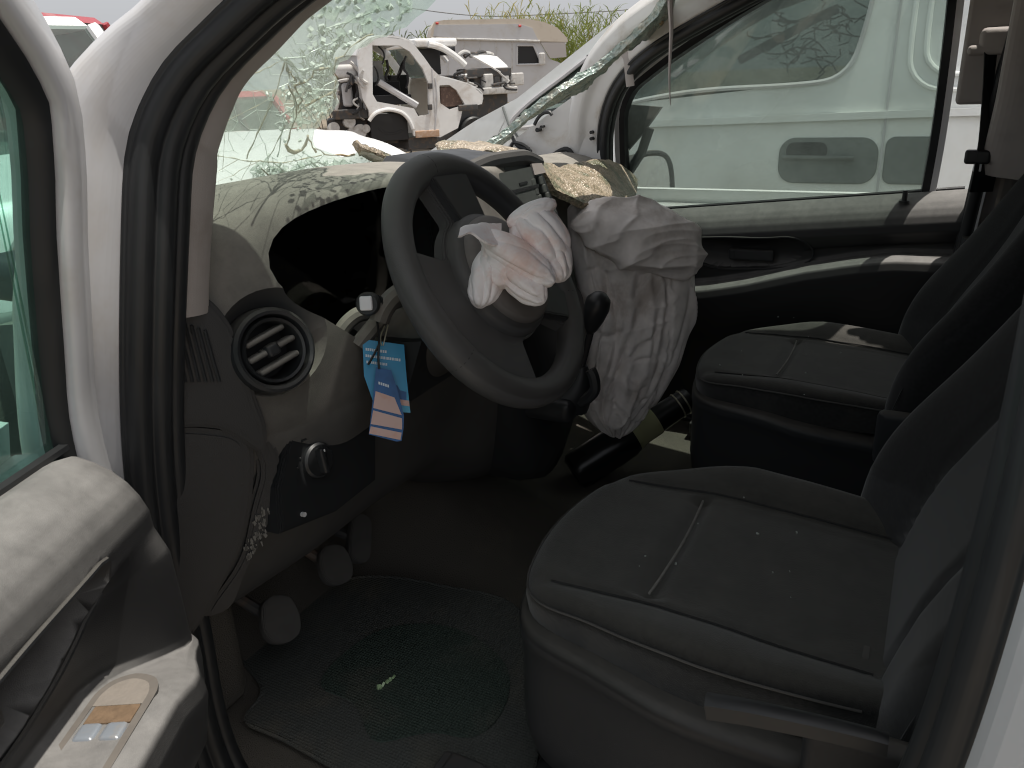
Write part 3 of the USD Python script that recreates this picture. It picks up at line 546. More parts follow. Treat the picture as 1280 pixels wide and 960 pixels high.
e3 = Polygon(resamp(A([ERi @ (at(u, v, EN, EQ) - EQ) for u, v in [(312, 556), (334, 548), (352, 566), (356, 600), (350, 648), (330, 690), (306, 742), (286, 775), (258, 782), (286, 726), (306, 680), (317, 630), (321, 580)]])[:, :2], 80, True))
scuff = mat('scuffed_plastic', (.022, .023, .025), .6, dirt=((.40, .38, .33), .55, 30.))
obj('knee_bolster_edge', slab(e3, .06, ER, EQ - EN * .078, .012), plastic, DB, smooth=50)
scf = []; scuff_m = mat('scuff_grey', (.16, .155, .14), .8)
sp_ = [epoly([(312 + rr.uniform(-6, 22), 655 + rr.uniform(-30, 34)), ] * 1 + [(0, 0)]) if False else None]
for k in range(60):
    t_ = rr.random(); u, v = 334 - 26 * t_ + rr.normal(0, 5), 640 + 58 * t_ + rr.normal(0, 5); q = rr.uniform(.15, .6)
    c = ERi @ (at(u, v, EN, EQ - EN * .0165) - EQ); a = np.linspace(0, 2 * pi, 9)[:-1]; r_ = rr.uniform(.3, 1., 8) * .008 * q
    scf.append(slab(Polygon(np.column_stack([c[0] + np.cos(a) * r_ * .7, c[1] + np.sin(a) * r_ * 1.5])), .0012, ER, EQ - EN * .0178))
obj('bare_scuff', cat(*scf), scuff_m, DB, kind='stuff', smooth=False)
# lower switch panel: louvres, rotary light switch, bonnet latch button
SN = A([-.12, -.98, .16]); SQ = A([-.585, .178, .955]); SR = basis(SN); SRi = SR.T
def sat(u, v, off=0.): return at(u, v, SN, SQ + SN * off)
s1 = Polygon(A([SRi @ (sat(u, v) - SQ) for u, v in [(358, 556), (366, 520), (430, 486), (470, 500), (470, 600), (420, 640), (350, 668), (346, 610)]])[:, :2]).buffer(.006).buffer(-.006)
obj('switch_panel', slab(s1, .05, SR, SQ - SN * .048, .006), plastic_clean, DB)
for (a, b) in [((372, 528), (408, 507)), ((374, 541), (418, 517)), ((376, 551), (424, 524))]:
    obj('louvre', tube(A([sat(*a, .003), sat(*b, .003)]), .0028, 6), plastic, DB)
lk = sat(397, 575, .004)
obj('light_switch', place(fixn(grid(A([np.column_stack([circ(r, 30), np.full(30, z)]) for r, z in ((.025, -.004), (.025, .003), (.022, .006), (.018, .006))]), cv=True, caps=True)), SR, lk), plastic_clean, DB)
obj('light_switch_grip', place(cat(rbox((0, 0, .010), (.010, .038, .014), .004)), SR, lk), plastic_clean, DB)
obj('switch_mark', place(rbox((.002, .015, .0175), (.002, .004, .002), .0008), SR, lk), grey_panel, DB)
for u, v in ((424, 549), (372, 585), (375, 573)): obj('switch_dot', place(rbox((0, 0, 0), (.003, .003, .003), .001), SR, sat(u, v, .002)), plastic, DB)
obj('latch_button', place(trimesh.creation.cylinder(.0035, .006, sections=14), SR, sat(379, 643, .004)), grey_panel, DB)
# radio and switch stack in the middle
CN = A([-.10, -.97, .22]); CQ = A([.06, .185, 1.22]); CR = basis(CN); CRi = CR.T
def cat_(u, v, off=0.): return at(u, v, CN, CQ + CN * off)
def cpoly(px): return Polygon(A([CRi @ (cat_(u, v) - CQ) for u, v in px])[:, :2])
obj('radio_top', hull([p + A([0, dy, dz]) for p in (cat_(560, 206), cat_(600, 199), cat_(650, 195), cat_(668, 201), cat_(548, 226), cat_(672, 222)) for dy, dz in ((0, 0), (.13, .014))]), plastic_clean, DB)
obj('radio_surround', slab(cpoly([(528, 226), (560, 212), (600, 206), (662, 203), (676, 222), (694, 268), (700, 320), (640, 330), (545, 320)]).buffer(.008), .05, CR, CQ - CN * .045, .006), plastic, DB)
hood = A([(cat_(x, y, .0)) for x, y in [(585, 214), (615, 202), (650, 197), (672, 205)]])
obj('radio_hood', tube(resamp(hood, 20), .016, 10), plastic, DB)
radio_m = mat('radio_face', (.040, .046, .044), .45, var=.15, vscale=30, dust=((.25, .25, .22), .14, -.5))
obj('radio', slab(cpoly([(600, 222), (656, 210), (662, 226), (668, 262), (640, 300), (606, 296)]), .012, CR, CQ + CN * .004, .003), radio_m, DB)
obj('radio_slot', slab(cpoly([(640, 231), (650, 228), (651, 231), (641, 234)]), .003, CR, CQ + CN * .0145), black, DB)
obj('radio_seam', slab(cpoly([(618, 243), (664, 232), (665, 236), (619, 248)]), .003, CR, CQ + CN * .0145), black, DB)
obj('radio_top_panel', slab(cpoly([(655, 207), (668, 206), (673, 218), (659, 221)]), .004, CR, CQ + CN * .0145), grey_trim, DB)
for k in range(6):
    for j in range(2):
        u = 662 + k * 4.2 + j * 9.5; v = 229 + k * 10 - j * 3
        obj('radio_button', place(rbox((0, 0, 0), (.015, .018, .010), .003), CR, cat_(u + 3, v, .012)), radio_m, DB)
obj('centre_vent', place(rbox((0, 0, 0), (.05, .07, .02), .01), CR, cat_(700, 300, .0)), black, DB)
# lower centre: heater box, gear lever
hb = A([[(-.13, 1.0), (-.11, .80), (-.06, .66), (.03, .61), (.13, .64), (.19, .78), (.2, 1.0)], ])[0]
hbl = [np.column_stack([hb[:, 0] * s + .03 * (1 - s), np.full(7, y), (hb[:, 1] - 1.0) * s2 + 1.0]) for y, s, s2 in ((.10, .75, .75), (.13, .95, .96), (.18, 1, 1), (.5, 1.05, 1.02))]
obj('heater_box', fixn(grid(A([resamp(h_, 40, True) for h_ in hbl]), cv=True, caps=True)), plastic_clean, DB)
GL = sub('gear_lever', VAN)
gk = atX(745, 388, -.045)
ga = atX(722, 478, -.03)
obj('knob', place(fixn(grid(A([np.column_stack([circ(r, 20, r * 1.15), np.full(20, z)]) for r, z in ((.008, -.045), (.012, -.038), (.019, -.018), (.0235, .004), (.022, .022), (.013, .033), (.003, .036))]), cv=True, caps=True)), basis(gk - ga, (1, 0, 0)), gk), plastic_clean, GL, smooth=60)
obj('lever_rod', tube(A([ga, gk]), .007, 8), black, GL)
obj('gaiter', tube(resamp(A([ga + A([0, .02, -.03]), ga, ga + (gk - ga) * .25]), 12), np.linspace(.05, .010, 12), 16), rubber, GL)
obj('lever_console', rbox(ga + A([.02, .06, -.045]), (.16, .14, .05), .018), plastic_clean, GL)
lo = A([atX(u, v, -.05) for u, v in [(708, 440), (700, 470), (690, 492), (705, 504), (730, 500), (744, 484), (738, 462)]])
obj('console_rim', tube(resamp(lo, 40), .011, 8), plastic, GL)

# ------------------------------------------------------------------ steering wheel, column and stalk
SW = sub('steering_wheel', VAN, 'black steering wheel turned to one side with its burst airbag hanging out')
WT = radians(31.5); WN_ = A([0, -cos(WT), sin(WT)]); WB = A([0, sin(WT), cos(WT)]); WC = A([-.40, 0, 1.17]); WM = np.stack([A([1., 0, 0]), WB, WN_], 1)
k = np.linspace(0, 2 * pi, 120, endpoint=False)
rim_p = np.column_stack([np.cos(k) * .1745, np.sin(k) * .1745, 0 * k])
rprof = []
for a in k: rprof.append(circ(1, 18) * A([.0205, .0215]) * (1 + .06 * cos(3 * (a - radians(90)))))
d_ = np.column_stack([np.cos(k), np.sin(k), 0 * k])
Pr = rim_p[:, None] + d_[:, None] * A(rprof)[:, :, 1:] + A([0, 0, 1.]) * A(rprof)[:, :, :1]
wheel_m = mat('wheel_leatherette', (.046, .046, .047), .45, dust=((.18, .17, .155), .35, -.3), bump=('noise', 700., .0005), var=.12, vscale=14)
obj('rim', place(fixn(grid(Pr, cu=True, cv=True)), WM, WC), wheel_m, SW)
for a in (205, 335, 95):   # seams where the grip changes
    a = radians(a); s_ = np.column_stack([cos(a) * (.1745 + .0216 * np.cos(k)), sin(a) * (.1745 + .0216 * np.cos(k)), .0206 * np.sin(k)]); obj('rim_seam', tube(place(T(s_, []), WM, WC).vertices[::4], .0011, 5, closed=True), rubber, SW)
def pol(a, r): return (cos(radians(a)) * r, sin(radians(a)) * r)
hubp = Point(0, 0).buffer(.098, 32)
spokes = unary_union([Polygon([pol(112, .07), pol(104, .17), pol(66, .17), pol(62, .07)]), Polygon([pol(150, .05), pol(152, .168)] + [pol(x, .170) for x in range(160, 256, 8)] + [pol(256, .168), pol(262, .05)]), Polygon([pol(-12, .06), pol(-26, .17), pol(-46, .17), pol(-62, .06)])])
plate = unary_union([hubp, spokes]).buffer(.010).buffer(-.020).buffer(.010)
plate = plate if plate.geom_type == 'Polygon' else max(plate.geoms, key=lambda g: g.area)
obj('spokes', place(slab(plate, .022, None, (0, 0, -.014), .007), WM, WC), wheel_m, SW, smooth=50)
def domed(out, z0, h, n=16, e=.012):
    ol = resamp(out, 80, True); c = ol.mean(0); R_ = np.linalg.norm(ol - c, axis=1).mean(); rows = []
    for s, z in [(.02, h), (.3, h * .98), (.6, h * .9), (.8, h * .78), (.92, h * .62), (.975, h * .45), (1, h * .2), (1.0, 0)]: rows.append(np.column_stack([c + (ol - c) * s, np.full(80, z0 + z)]))
    return fixn(grid(A(rows), cv=True, caps=True))
obj('hub', place(domed(circ(.094, 40), .004, .034), WM, WC), wheel_m, SW, smooth=60)
hub_m = mat('hub_cover', (.075, .07, .068), .6, dust=((.30, .27, .25), .6, -.9), bump=('noise', 600., .0005), var=.1)
obj('airbag_cover', place(domed(circ(.082, 40), .026, .022), WM, WC), hub_m, SW, smooth=60)
up_sp = Polygon([pol(102, .088), pol(100, .155), pol(72, .155), pol(66, .088)]).buffer(.006)
obj('spoke_pad', place(slab(up_sp, .012, None, (0, 0, .006), .005), WM, WC), plastic, SW, smooth=50)
lw = Polygon([pol(-16, .088), pol(-27, .150), pol(-43, .150), pol(-58, .088)]).buffer(.004)
obj('spoke_pad', place(slab(lw, .012, None, (0, 0, .006), .005), WM, WC), plastic, SW, smooth=50)
# burst driver airbag: gathered cloth lobes knotted at the hub
def lobe(cx, cy, cz, rx, ry, rz, rot, seed, folds=7, fa=.10):
    m = trimesh.creation.icosphere(5, 1.0); v = A(m.vertices); th = np.arctan2(v[:, 1], v[:, 0])
    pol_ = np.abs(v[:, 0])
    ph = np.arctan2(v[:, 2], v[:, 1]) + .5 * v[:, 0] + .8 * (meshkit.noise(v * 1.3 + seed, seed) - .5)
    env = np.clip(1 - np.abs(v[:, 0]) ** 3, 0, 1)
    f = 1 + fa * env * (np.abs(np.cos(ph * folds / 2 + seed)) ** .6 - .6) * 1.4 + .20 * (meshkit.fbm(v * 1.7 + seed, 2, seed) - .5) + .03 * (meshkit.fbm(v * A([2, 9, 9]) + seed, 3, seed + 9) - .5)
    v = v * f[:, None] * A([rx, ry, rz]); c, s = cos(radians(rot)), sin(radians(rot))
    v = np.column_stack([v[:, 0] * c - v[:, 1] * s, v[:, 0] * s + v[:, 1] * c, v[:, 2]]) + A([cx, cy, cz])
    return T(v, m.faces)
BR = np.stack([RGT, UPV, -FWD], 1); BC = at(648, 322, WN_, WC + WN_ * .075)
s_ = 1.0 / 1000 * np.dot(BC - EYE, FWD)
def lb(u, v, du, dv, rot, z, rz, seed, folds=6, fa=.09): return lobe((u - 648) * s_, -(v - 322) * s_, z, du * s_, dv * s_, rz, rot, seed, folds, fa)
bag = [lb(676, 298, 46, 34, -62, .0, .036, 1, 9, .12), lb(694, 318, 36, 20, -78, -.004, .03, 5, 7, .12), lb(646, 326, 54, 21, -34, .026, .026, 2, 5, .10), lb(652, 350, 40, 22, -48, .016, .026, 4, 7, .13), lb(608, 348, 40, 22, -104, .004, .028, 3, 8, .13), lb(626, 330, 34, 24, -80, .012, .026, 8, 6, .12), lb(664, 268, 34, 13, 24, .008, .022, 11, 4, .08)]
obj('burst_airbag', cat(*[place(b, BR, BC) for b in bag]), bag2_m, SW, 'crumpled pinkish white driver airbag', smooth=True)
tail = [[(572, 297), (576, 288), (585, 284)], [(588, 294), (590, 284), (598, 281)], [(606, 304), (606, 288), (610, 280)], [(622, 310), (624, 292), (626, 283)]]
tl_ = A([[at(u, v, WN_, WC + WN_ * (.085 - .006 * j)) for j, (u, v) in enumerate(r)] for r in tail]); tl_ = A([resamp(r, 12) for r in tl_]); tl_ = A([resamp(tl_[:, k], 20) for k in range(12)])
obj('airbag_flap', fixn(sheet(tl_ + (meshkit.fbm(tl_ * 60, 2, 5) - .5)[..., None] * .006, .003)), bag2_m, SW, smooth=60)
# column shroud
col = [np.column_stack([circ(1, 36)[:, 0] * a + -.40, circ(1, 36)[:, 1] * b, np.full(36, -z)]) for z, a, b in ((.028, .05, .05), (.035, .075, .062), (.10, .082, .066), (.20, .080, .070), (.30, .07, .07))]
colm = fixn(grid(A(col), cv=True, caps=True)); cv_ = A(colm.vertices); cv_[:, 0] += .40
obj('column_shroud', place(T(cv_, colm.faces), WM, WC + A([0, 0, -.02])), dash_m, VAN, smooth=50)
low = hull([(-.50, .06, 1.10), (-.30, .06, 1.10), (-.50, .10, 1.00), (-.30, .10, 1.00), (-.50, .25, 1.08), (-.30, .25, 1.08), (-.48, .25, .93), (-.32, .25, .93)])
obj('column_lower_cover', wob(trimesh.Trimesh(*trimesh.remesh.subdivide_to_size(low.vertices, low.faces, .03)), .004, 12), plastic_clean, VAN, smooth=60)
for (pts, r) in (([(424, 420), (436, 402), (452, 392), (470, 392)], .011), ([(448, 432), (462, 414), (476, 398)], .012), ([(474, 402), (486, 378), (500, 366)], .014)):
    obj('column_bracket', tube(resamp(A([atX(u, v, -.535 + .03 * i / 2) for i, (u, v) in enumerate(pts)]), 18), r, 10), dash_m, VAN)
ST = sub('indicator_stalk', VAN)
e0 = atX(459, 380, -.555); e1_ = WC + A([-.055, .10, -.02])
dr = (e1_ - e0) / np.linalg.norm(e1_ - e0)
obj('stalk_arm', tube(resamp(A([e0 + dr * .02, e0 * .5 + e1_ * .5 + A([0, 0, -.006]), e1_]), 20), np.linspace(.010, .009, 20), 12), plastic_clean, ST)
vn = EYE - e0; vn /= np.linalg.norm(vn); vn = vn * .75 + -dr * .25; SRm = basis(vn)
obj('stalk_end', place(fixn(grid(A([np.column_stack([circ(r, 24), np.full(24, z)]) for r, z in ((.011, -.03), (.0155, -.02), (.0160, -.004), (.0135, .002))]), cv=True, caps=True)), SRm, e0), plastic, ST, smooth=50)
obj('stalk_button', place(rbox((-.001, .001, .003), (.017, .019, .006), .004), SRm, e0), white_tip, ST)
# ------------------------------------------------------------------ seats
def seat(cx, label, mirror=1, lever=True):
    S_ = sub(*((('driver_seat') if lever else 'passenger_seat'), VAN, label))
    yf, yb = -.095, -.60; w = .262
    ol = A([(-.235, yf - .13), (-.20, yf - .045), (-.10, yf - .008), (0, yf), (.10, yf - .008), (.20, yf - .045), (.235, yf - .13), (.262, -.32), (.255, -.48), (.22, yb), (0, yb - .02), (-.22, yb), (-.255, -.48), (-.262, -.32)]) * A([.875, 1])
    def h(x, y):
        b = np.clip((np.abs(x) - .125) / .08, 0, 1); b = b * b * (3 - 2 * b)
        fr = np.clip((-y - .12) / .22, 0, 1)
        return .818 + .034 * b * fr * np.where(x < 0, .55, 1.0) - .022 * np.clip((-y - .3) / .3, 0, 1) - .012 * np.exp(-((y + .285) / .012) ** 2) * (np.abs(x) < .135) - .005 * np.exp(-((np.abs(x) - .150) / .008) ** 2) + .006 * (meshkit.fbm(np.column_stack([x * 9, y * 9, 0 * x + cx]), 2, 4) - .5)
    I3 = np.eye(3)
    obj('cushion', cushion(ol, h, .030, -.755, I3, (cx, 0, 0), rings=28, taper=.985), fabric, S_, smooth=60)
    seam = A([(x, -.285 - .006 * cos(x * 11), h(A([x]), A([-.285]))[0] + .0125) for x in np.linspace(-.128, .128, 20)]) + A([cx, 0, 0])
    obj('stitched_seam', tube(seam, .0018, 6), seam_m, S_)
    for s in (-1, 1):
        yy = np.linspace(-.16, -.55, 24); q = A([(s * (.150 + .012 * (y < -.2) * 0), y, h(A([s * .150]), A([y]))[0] + .0035) for y in yy]) + A([cx, 0, 0])
        obj('bolster_seam', tube(q, .0016, 5), fabric_side, S_)
    o96 = resamp(ol, 96, True); c = o96.mean(0); ed = c + (o96 - c) * 1.0; ez = h(o96[:, 0], o96[:, 1]) - .016
    msk = o96[:, 1] > -.60
    order = np.argsort(np.arctan2(ed[:, 0], ed[:, 1] + .3)); q = np.column_stack([ed[:, 0] * .992, c[1] + (ed[:, 1] - c[1]) * .992, ez])[order]
    q = q[(q[:, 1] > -.56)]
    obj('piping', tube(q + A([cx, 0, 0]), .0016, 6), piping, S_)
    # moulded base shell and its dished side
    sh = [(.770, .98, 0), (.769, 1.05, 0), (.766, 1.10, .0), (.756, 1.115, 0), (.744, 1.11, 0), (.734, 1.083, 0), (.70, 1.075, .0), (.65, 1.077, .0), (.615, 1.09, .0), (.595, 1.10, .006), (.575, 1.09, .01), (.545, 1.05, .02), (.52, 1.0, .03)]
    rows = []
    for z, f, dy in sh: rows.append(np.column_stack([c[0] + (o96[:, 0] - c[0]) * f, c[1] + (o96[:, 1] - c[1]) * (1 + (f - 1) * .1) - dy * .6, np.full(96, z) - .035 * np.clip((-o96[:, 1] - .3) / .3, 0, 1) * (z > .6)]))
    obj('base_shell', place(fixn(grid(A(rows), cv=True, caps=True)), I3, (cx, 0, 0)), plastic, S_, smooth=50)
    sx = -1 if lever else -1
    rimp = A([(sx * .268, -.14, .712), (sx * .281, -.22, .695), (sx * .286, -.33, .675), (sx * .282, -.45, .66), (sx * .262, -.56, .668)]) + A([cx, 0, 0])
    # obj('shell_ridge', tube(resamp(rimp, 26), .012, 8), plastic, S_)
    if lever:
        L0 = atX(884, 884, cx - .315); L1 = atX(1110, 932, cx - .31)
        obj('height_lever', sweep(resamp(A([L0, .7 * L0 + .3 * L1 + A([0, 0, .003]), L1]), 16), np.linspace(1.05, .85, 16)[:, None, None] * A(Polygon([(-.011, -.008), (.011, -.008), (.013, .0), (.008, .008), (-.008, .008)]).exterior.coords)[:-1], up=(0, 0, 1)), plastic_clean, S_, smooth=50)
    obj('seat_box', rbox((cx, -.36, .50), (.44, .42, .10), .015), plastic_clean, S_)
    for s in (-1, 1):
        obj('seat_rail', cat(rbox((cx + s * .235, -.30, .505), (.045, .58, .035), .006), rbox((cx + s * .235, -.05, .50), (.05, .06, .05), .01)), dark_metal, S_)
    # backrest, leaning back
    lean = radians(22); Bx = A([1., 0, 0]); Bu = A([0, -sin(lean), cos(lean)]); Bn = A([0, cos(lean), sin(lean)]); BRm = np.stack([Bx, Bu, Bn], 1); Bn_o = A([cx, -.555, .775])
    bl = A([(-.20, -.06), (0, -.08), (.20, -.06), (.245, .04), (.258, .18), (.255, .34), (.235, .50), (.19, .62), (.10, .655), (0, .66), (-.10, .655), (-.19, .62), (-.235, .50), (-.255, .34), (-.258, .18), (-.245, .04)])
    def hb_(x, y):
        b = np.clip((np.abs(x) - .12) / .11, 0, 1); b = b * b * (3 - 2 * b) * np.where(x < 0, .0 if lever else .9, 1)
        return .0 + .072 * b * np.clip(1.1 - y / .75, 0, 1) - .010 * np.exp(-((np.abs(x) - .135) / .008) ** 2) + .018 * np.exp(-((y - .14) / .12) ** 2)
    obj('backrest', cushion(bl, hb_, .05, .115, BRm, Bn_o, rings=22, taper=.97), fabric_side, S_, smooth=60)
    back = cushion(bl * A([.985, .985]), lambda x, y: 0 * x, .02, .03, BRm, Bn_o - Bn * .112); obj('back_shell', back, plastic_clean, S_, smooth=60)
    for s in (-1, 1):
        q = A([Bn_o + BRm @ A([s * .243, y, hb_(A([s * .243]), A([y]))[0] - .022]) for y in np.linspace(.02, .56, 24)]); obj('back_seam', tube(q, .0014, 5), fabric_side, S_)
    hr = A([(-.13, 0), (-.12, .10), (-.07, .155), (0, .165), (.07, .155), (.12, .10), (.13, 0), (.09, -.05), (0, -.06), (-.09, -.05)])
    obj('headrest', cushion(hr, lambda x, y: 0 * x + .05 - .3 * x * x, .045, .06, BRm, Bn_o + Bu * .74), fabric_side, S_, smooth=60)
    for s in (-1, 1): obj('headrest_post', tube(A([Bn_o + Bu * .60 + Bx * s * .06 - Bn * .03, Bn_o + Bu * .74 + Bx * s * .06 - Bn * .02]), .006, 8), chrome, S_)
    obj('recliner_cover', rbox((cx - .272, -.575, .775), (.03, .16, .11), .014), plastic, S_)
    return S_
DS = seat(-.415, 'driver seat in dusty black cloth nearest the open door')
obj('buckle', rbox((-.145, -.56, .80), (.03, .03, .09), .008), plastic_clean, DS)
obj('seat_tag', rbox(atX(1083, 815, -.60), (.002, .007, .017), .0008), piping, DS)
seat(.43, 'passenger seat in dusty black cloth by the far door', lever=False)
# seat belt on the far pillar
SB = sub('seat_belt', VAN)
bp = A([atX(1246, 62, .69), atX(1243, 120, .695), atX(1236, 190, .70), atX(1226, 240, .70)])
obj('webbing', sweep(resamp(bp, 20), [(-.001, -.030), (.001, -.030), (.001, .030), (-.001, .030)], up=(-.75, -.65, 0)), plastic_clean, SB)
obj('belt_guide', cat(rbox(atX(1250, 50, .685), (.03, .075, .05), .012), rbox(atX(1240, 62, .68), (.02, .09, .02), .008)), grey_trim, SB)
obj('belt_slot_frame', rbox(atX(1248, 60, .70), (.02, .13, .22), .02), grey_trim, SB)
obj('belt_buckle', rbox(atX(1222, 196, .69), (.02, .05, .03), .006), plastic_clean, SB)
obj('belt_tongue', cat(rbox(atX(1222, 208, .69), (.006, .016, .022), .002), rbox(atX(1224, 203, .69), (.006, .035, .006), .002)), white_tip, SB)

# ------------------------------------------------------------------ pedals
def pedal(name, q, w, h_, tilt, rot, arm):
    Pp = sub(name, VAN); N_ = A([-.12, -.80, .60]); Rp = basis(N_); a = radians(rot); Rr = A([[cos(a), -sin(a), 0], [sin(a), cos(a), 0], [0, 0, 1]])
    pad = [(-w * .42, -h_ / 2), (w * .42, -h_ / 2), (w / 2, -h_ * .3), (w / 2 * .92, h_ * .32), (w * .38, h_ / 2), (-w * .38, h_ / 2), (-w / 2 * .92, h_ * .32), (-w / 2, -h_ * .3)]
    obj('pad', place(slab(Polygon(resamp(A(pad), 40, True)), .016, None, (0, 0, 0), .005), Rp @ Rr, q), pedal_m, Pp, smooth=50)
    for k in range(0): obj('grip_rib', place(rbox((0, (k - 1.5) * h_ * .18, .0165), (w * .7, .004, .003), .001), Rp @ Rr, q), pedal_m, Pp)
    obj('arm', tube(resamp(A([q + A([0, .01, .0]), q + A(arm) * .45 + A([0, .02, 0]), q + A(arm)]), 14), .010, 8), dark_metal, Pp)
pedal_m = mat('pedal_rubber', (.045, .045, .044), .85, dust=((.13, .123, .112), .7, -.3))
pedal('clutch_pedal', atY(347, 775, .36), .066, .060, 0, -18, (-.05, .10, .10))
pedal('brake_pedal', atY(416, 707, .37), .064, .056, 0, -18, (-.06, .10, .12))
pedal('accelerator_pedal', atY(447, 674, .40), .050, .085, 0, -40, (-.08, .06, .09))
obj('kick_panel', rbox((-.70, .44, .62), (.16, .14, .30), .04), carpet, VAN)

# ------------------------------------------------------------------ passenger airbag, hanging from the dash
ag = [  # v: left u, right u, thickness
    (248, 724, 800, .03), (262, 708, 838, .05), (282, 708, 862, .075), (312, 712, 874, .085), (345, 722, 866, .085), (378, 730, 864, .08), (412, 735, 856, .08), (446, 734, 848, .075), (480, 728, 832, .07), (505, 727, 815, .06), (525, 738, 798, .045), (540, 756, 784, .025), (545, 764, 774, .008)]
AGN = A([-.80, -.50, .18]); AGN /= np.linalg.norm(AGN); rows = []
for v, u0, u1, th in ag:
    c0 = at((u0 + u1) / 2, v, AGN, (.34, .03 - .0 * v, .95)); l = at(u0, v, AGN, (.34, .03, .95)); r = at(u1, v, AGN, (.34, .03, .95)); m_ = (l + r) / 2; hx_ = (r - l) / 2
    a = np.linspace(0, 2 * pi, 150, endpoint=False); ca, sa = np.cos(a), np.sin(a)
    rows.append(m_ + np.outer(np.sign(ca) * np.abs(ca) ** .8, hx_) + np.outer(np.sign(sa) * np.abs(sa) ** .75 * th * .8, AGN))
rows = PchipInterpolator(np.arange(len(rows)), A(rows), axis=0)(np.linspace(0, len(rows) - 1, 220))
ab = grid(rows, cv=True, caps=True); v_ = A(ab.vertices); nn = A(ab.vertex_normals)
def ridged(p, s, seed): return 1 - np.abs(meshkit.noise(p * s, seed) * 2 - 1)
wv = v_ @ np.stack([AGN, np.cross(AGN, [0, 0, 1.]), A([0, 0, 1.])], 1); nrow = len(rows); tt = np.repeat(np.linspace(0, 1, nrow), 150); uu = np.tile(np.cos(np.linspace(0, 2 * pi, 150, endpoint=False)), nrow)
tt = np.r_[tt, 0, 1][:len(v_)] if len(v_) != len(tt) else tt; uu = np.r_[uu, 0, 0][:len(v_)] if len(v_) != len(uu) else uu
fold = .030 * (meshkit.noise(wv * A([3, 5, 3.5]), 21) - .5) + .014 * (meshkit.noise(wv * A([5, 13, 6]), 22) - .5) + .004 * (meshkit.fbm(wv * A([10, 30, 22]), 3, 23) - .5)
rf = np.random.default_rng(8)
for k in range(44):
    t0, t1 = sorted(rf.uniform(0, 1, 2)); t1 = max(t1, t0 + .2); c0, c1 = rf.uniform(-.95, .95), 0; c1 = c0 + rf.normal(0, .35); w_ = rf.uniform(.018, .06); am = rf.uniform(.005, .019) * rf.choice([1, 1, -.7])
    s_t = np.clip((tt - t0) / (t1 - t0), 0, 1); cc = c0 + (c1 - c0) * s_t + .08 * np.sin(tt * rf.uniform(4, 14) + k); en = np.clip(np.minimum(tt - t0, t1 - tt) / .08, 0, 1)
    fold += am * en * np.exp(-np.abs((uu - cc) / w_) ** 1.3)
for k in range(34):
    t0 = rf.uniform(.08, .95); u0, u1 = sorted(rf.uniform(-1, 1, 2)); sl = rf.normal(0, .12); w_ = rf.uniform(.006, .014); am = rf.uniform(.004, .012) * rf.choice([1, -.8]); en = np.clip(np.minimum(uu - u0, u1 - uu) / .15, 0, 1)
    fold += am * en * np.exp(-np.abs((tt - t0 - sl * uu - .02 * np.sin(uu * 5 + k)) / w_) ** 1.3)
v_ = v_ + nn * fold[:, None] * np.clip((1.22 - v_[:, 2:]) * 8, .2, 1)
obj('passenger_airbag', T(v_, ab.faces), airbag_m, VAN, 'dirty grey passenger airbag hanging limp from the dashboard', smooth=True)
# an upper fold lying over the first
rows2 = []
for v, u0, u1, th in [(252, 738, 806, .012), (263, 724, 834, .03), (280, 714, 856, .04), (300, 735, 872, .04), (322, 770, 874, .035), (342, 805, 868, .02), (352, 835, 858, .008)]:
    o_ = (.30, -.02, 1.0); l = at(u0, v, AGN, o_); r = at(u1, v, AGN, o_); m_ = (l + r) / 2; hx_ = (r - l) / 2; a = np.linspace(0, 2 * pi, 120, endpoint=False)
    rows2.append(m_ + np.outer(np.cos(a), hx_) + np.outer(np.sin(a) * th, AGN))
rows2 = PchipInterpolator(np.arange(7), A(rows2), axis=0)(np.linspace(0, 6, 120)); a2 = fixn(grid(rows2, cv=True, caps=True)); v2 = A(a2.vertices); n2 = A(a2.vertex_normals)
v2 = v2 + n2 * (.022 * (meshkit.noise(v2 * A([5, 5, 9]), 41) - .5) + .008 * (ridged(v2 @ A([[.6, .8, 0], [-.8, .6, 0], [0, .5, 1.]]) * A([7, 22, 12]), 1., 77) ** 4 - .25) + .012 * (ridged(v2 * A([6, 6, 14]), 1., 8) ** 4 - .25) + .006 * (ridged(v2 * A([16, 16, 26]), 1., 18) ** 5 - .2))[:, None]
obj('airbag_fold', T(v2, a2.faces), airbag_m, VAN, smooth=True)

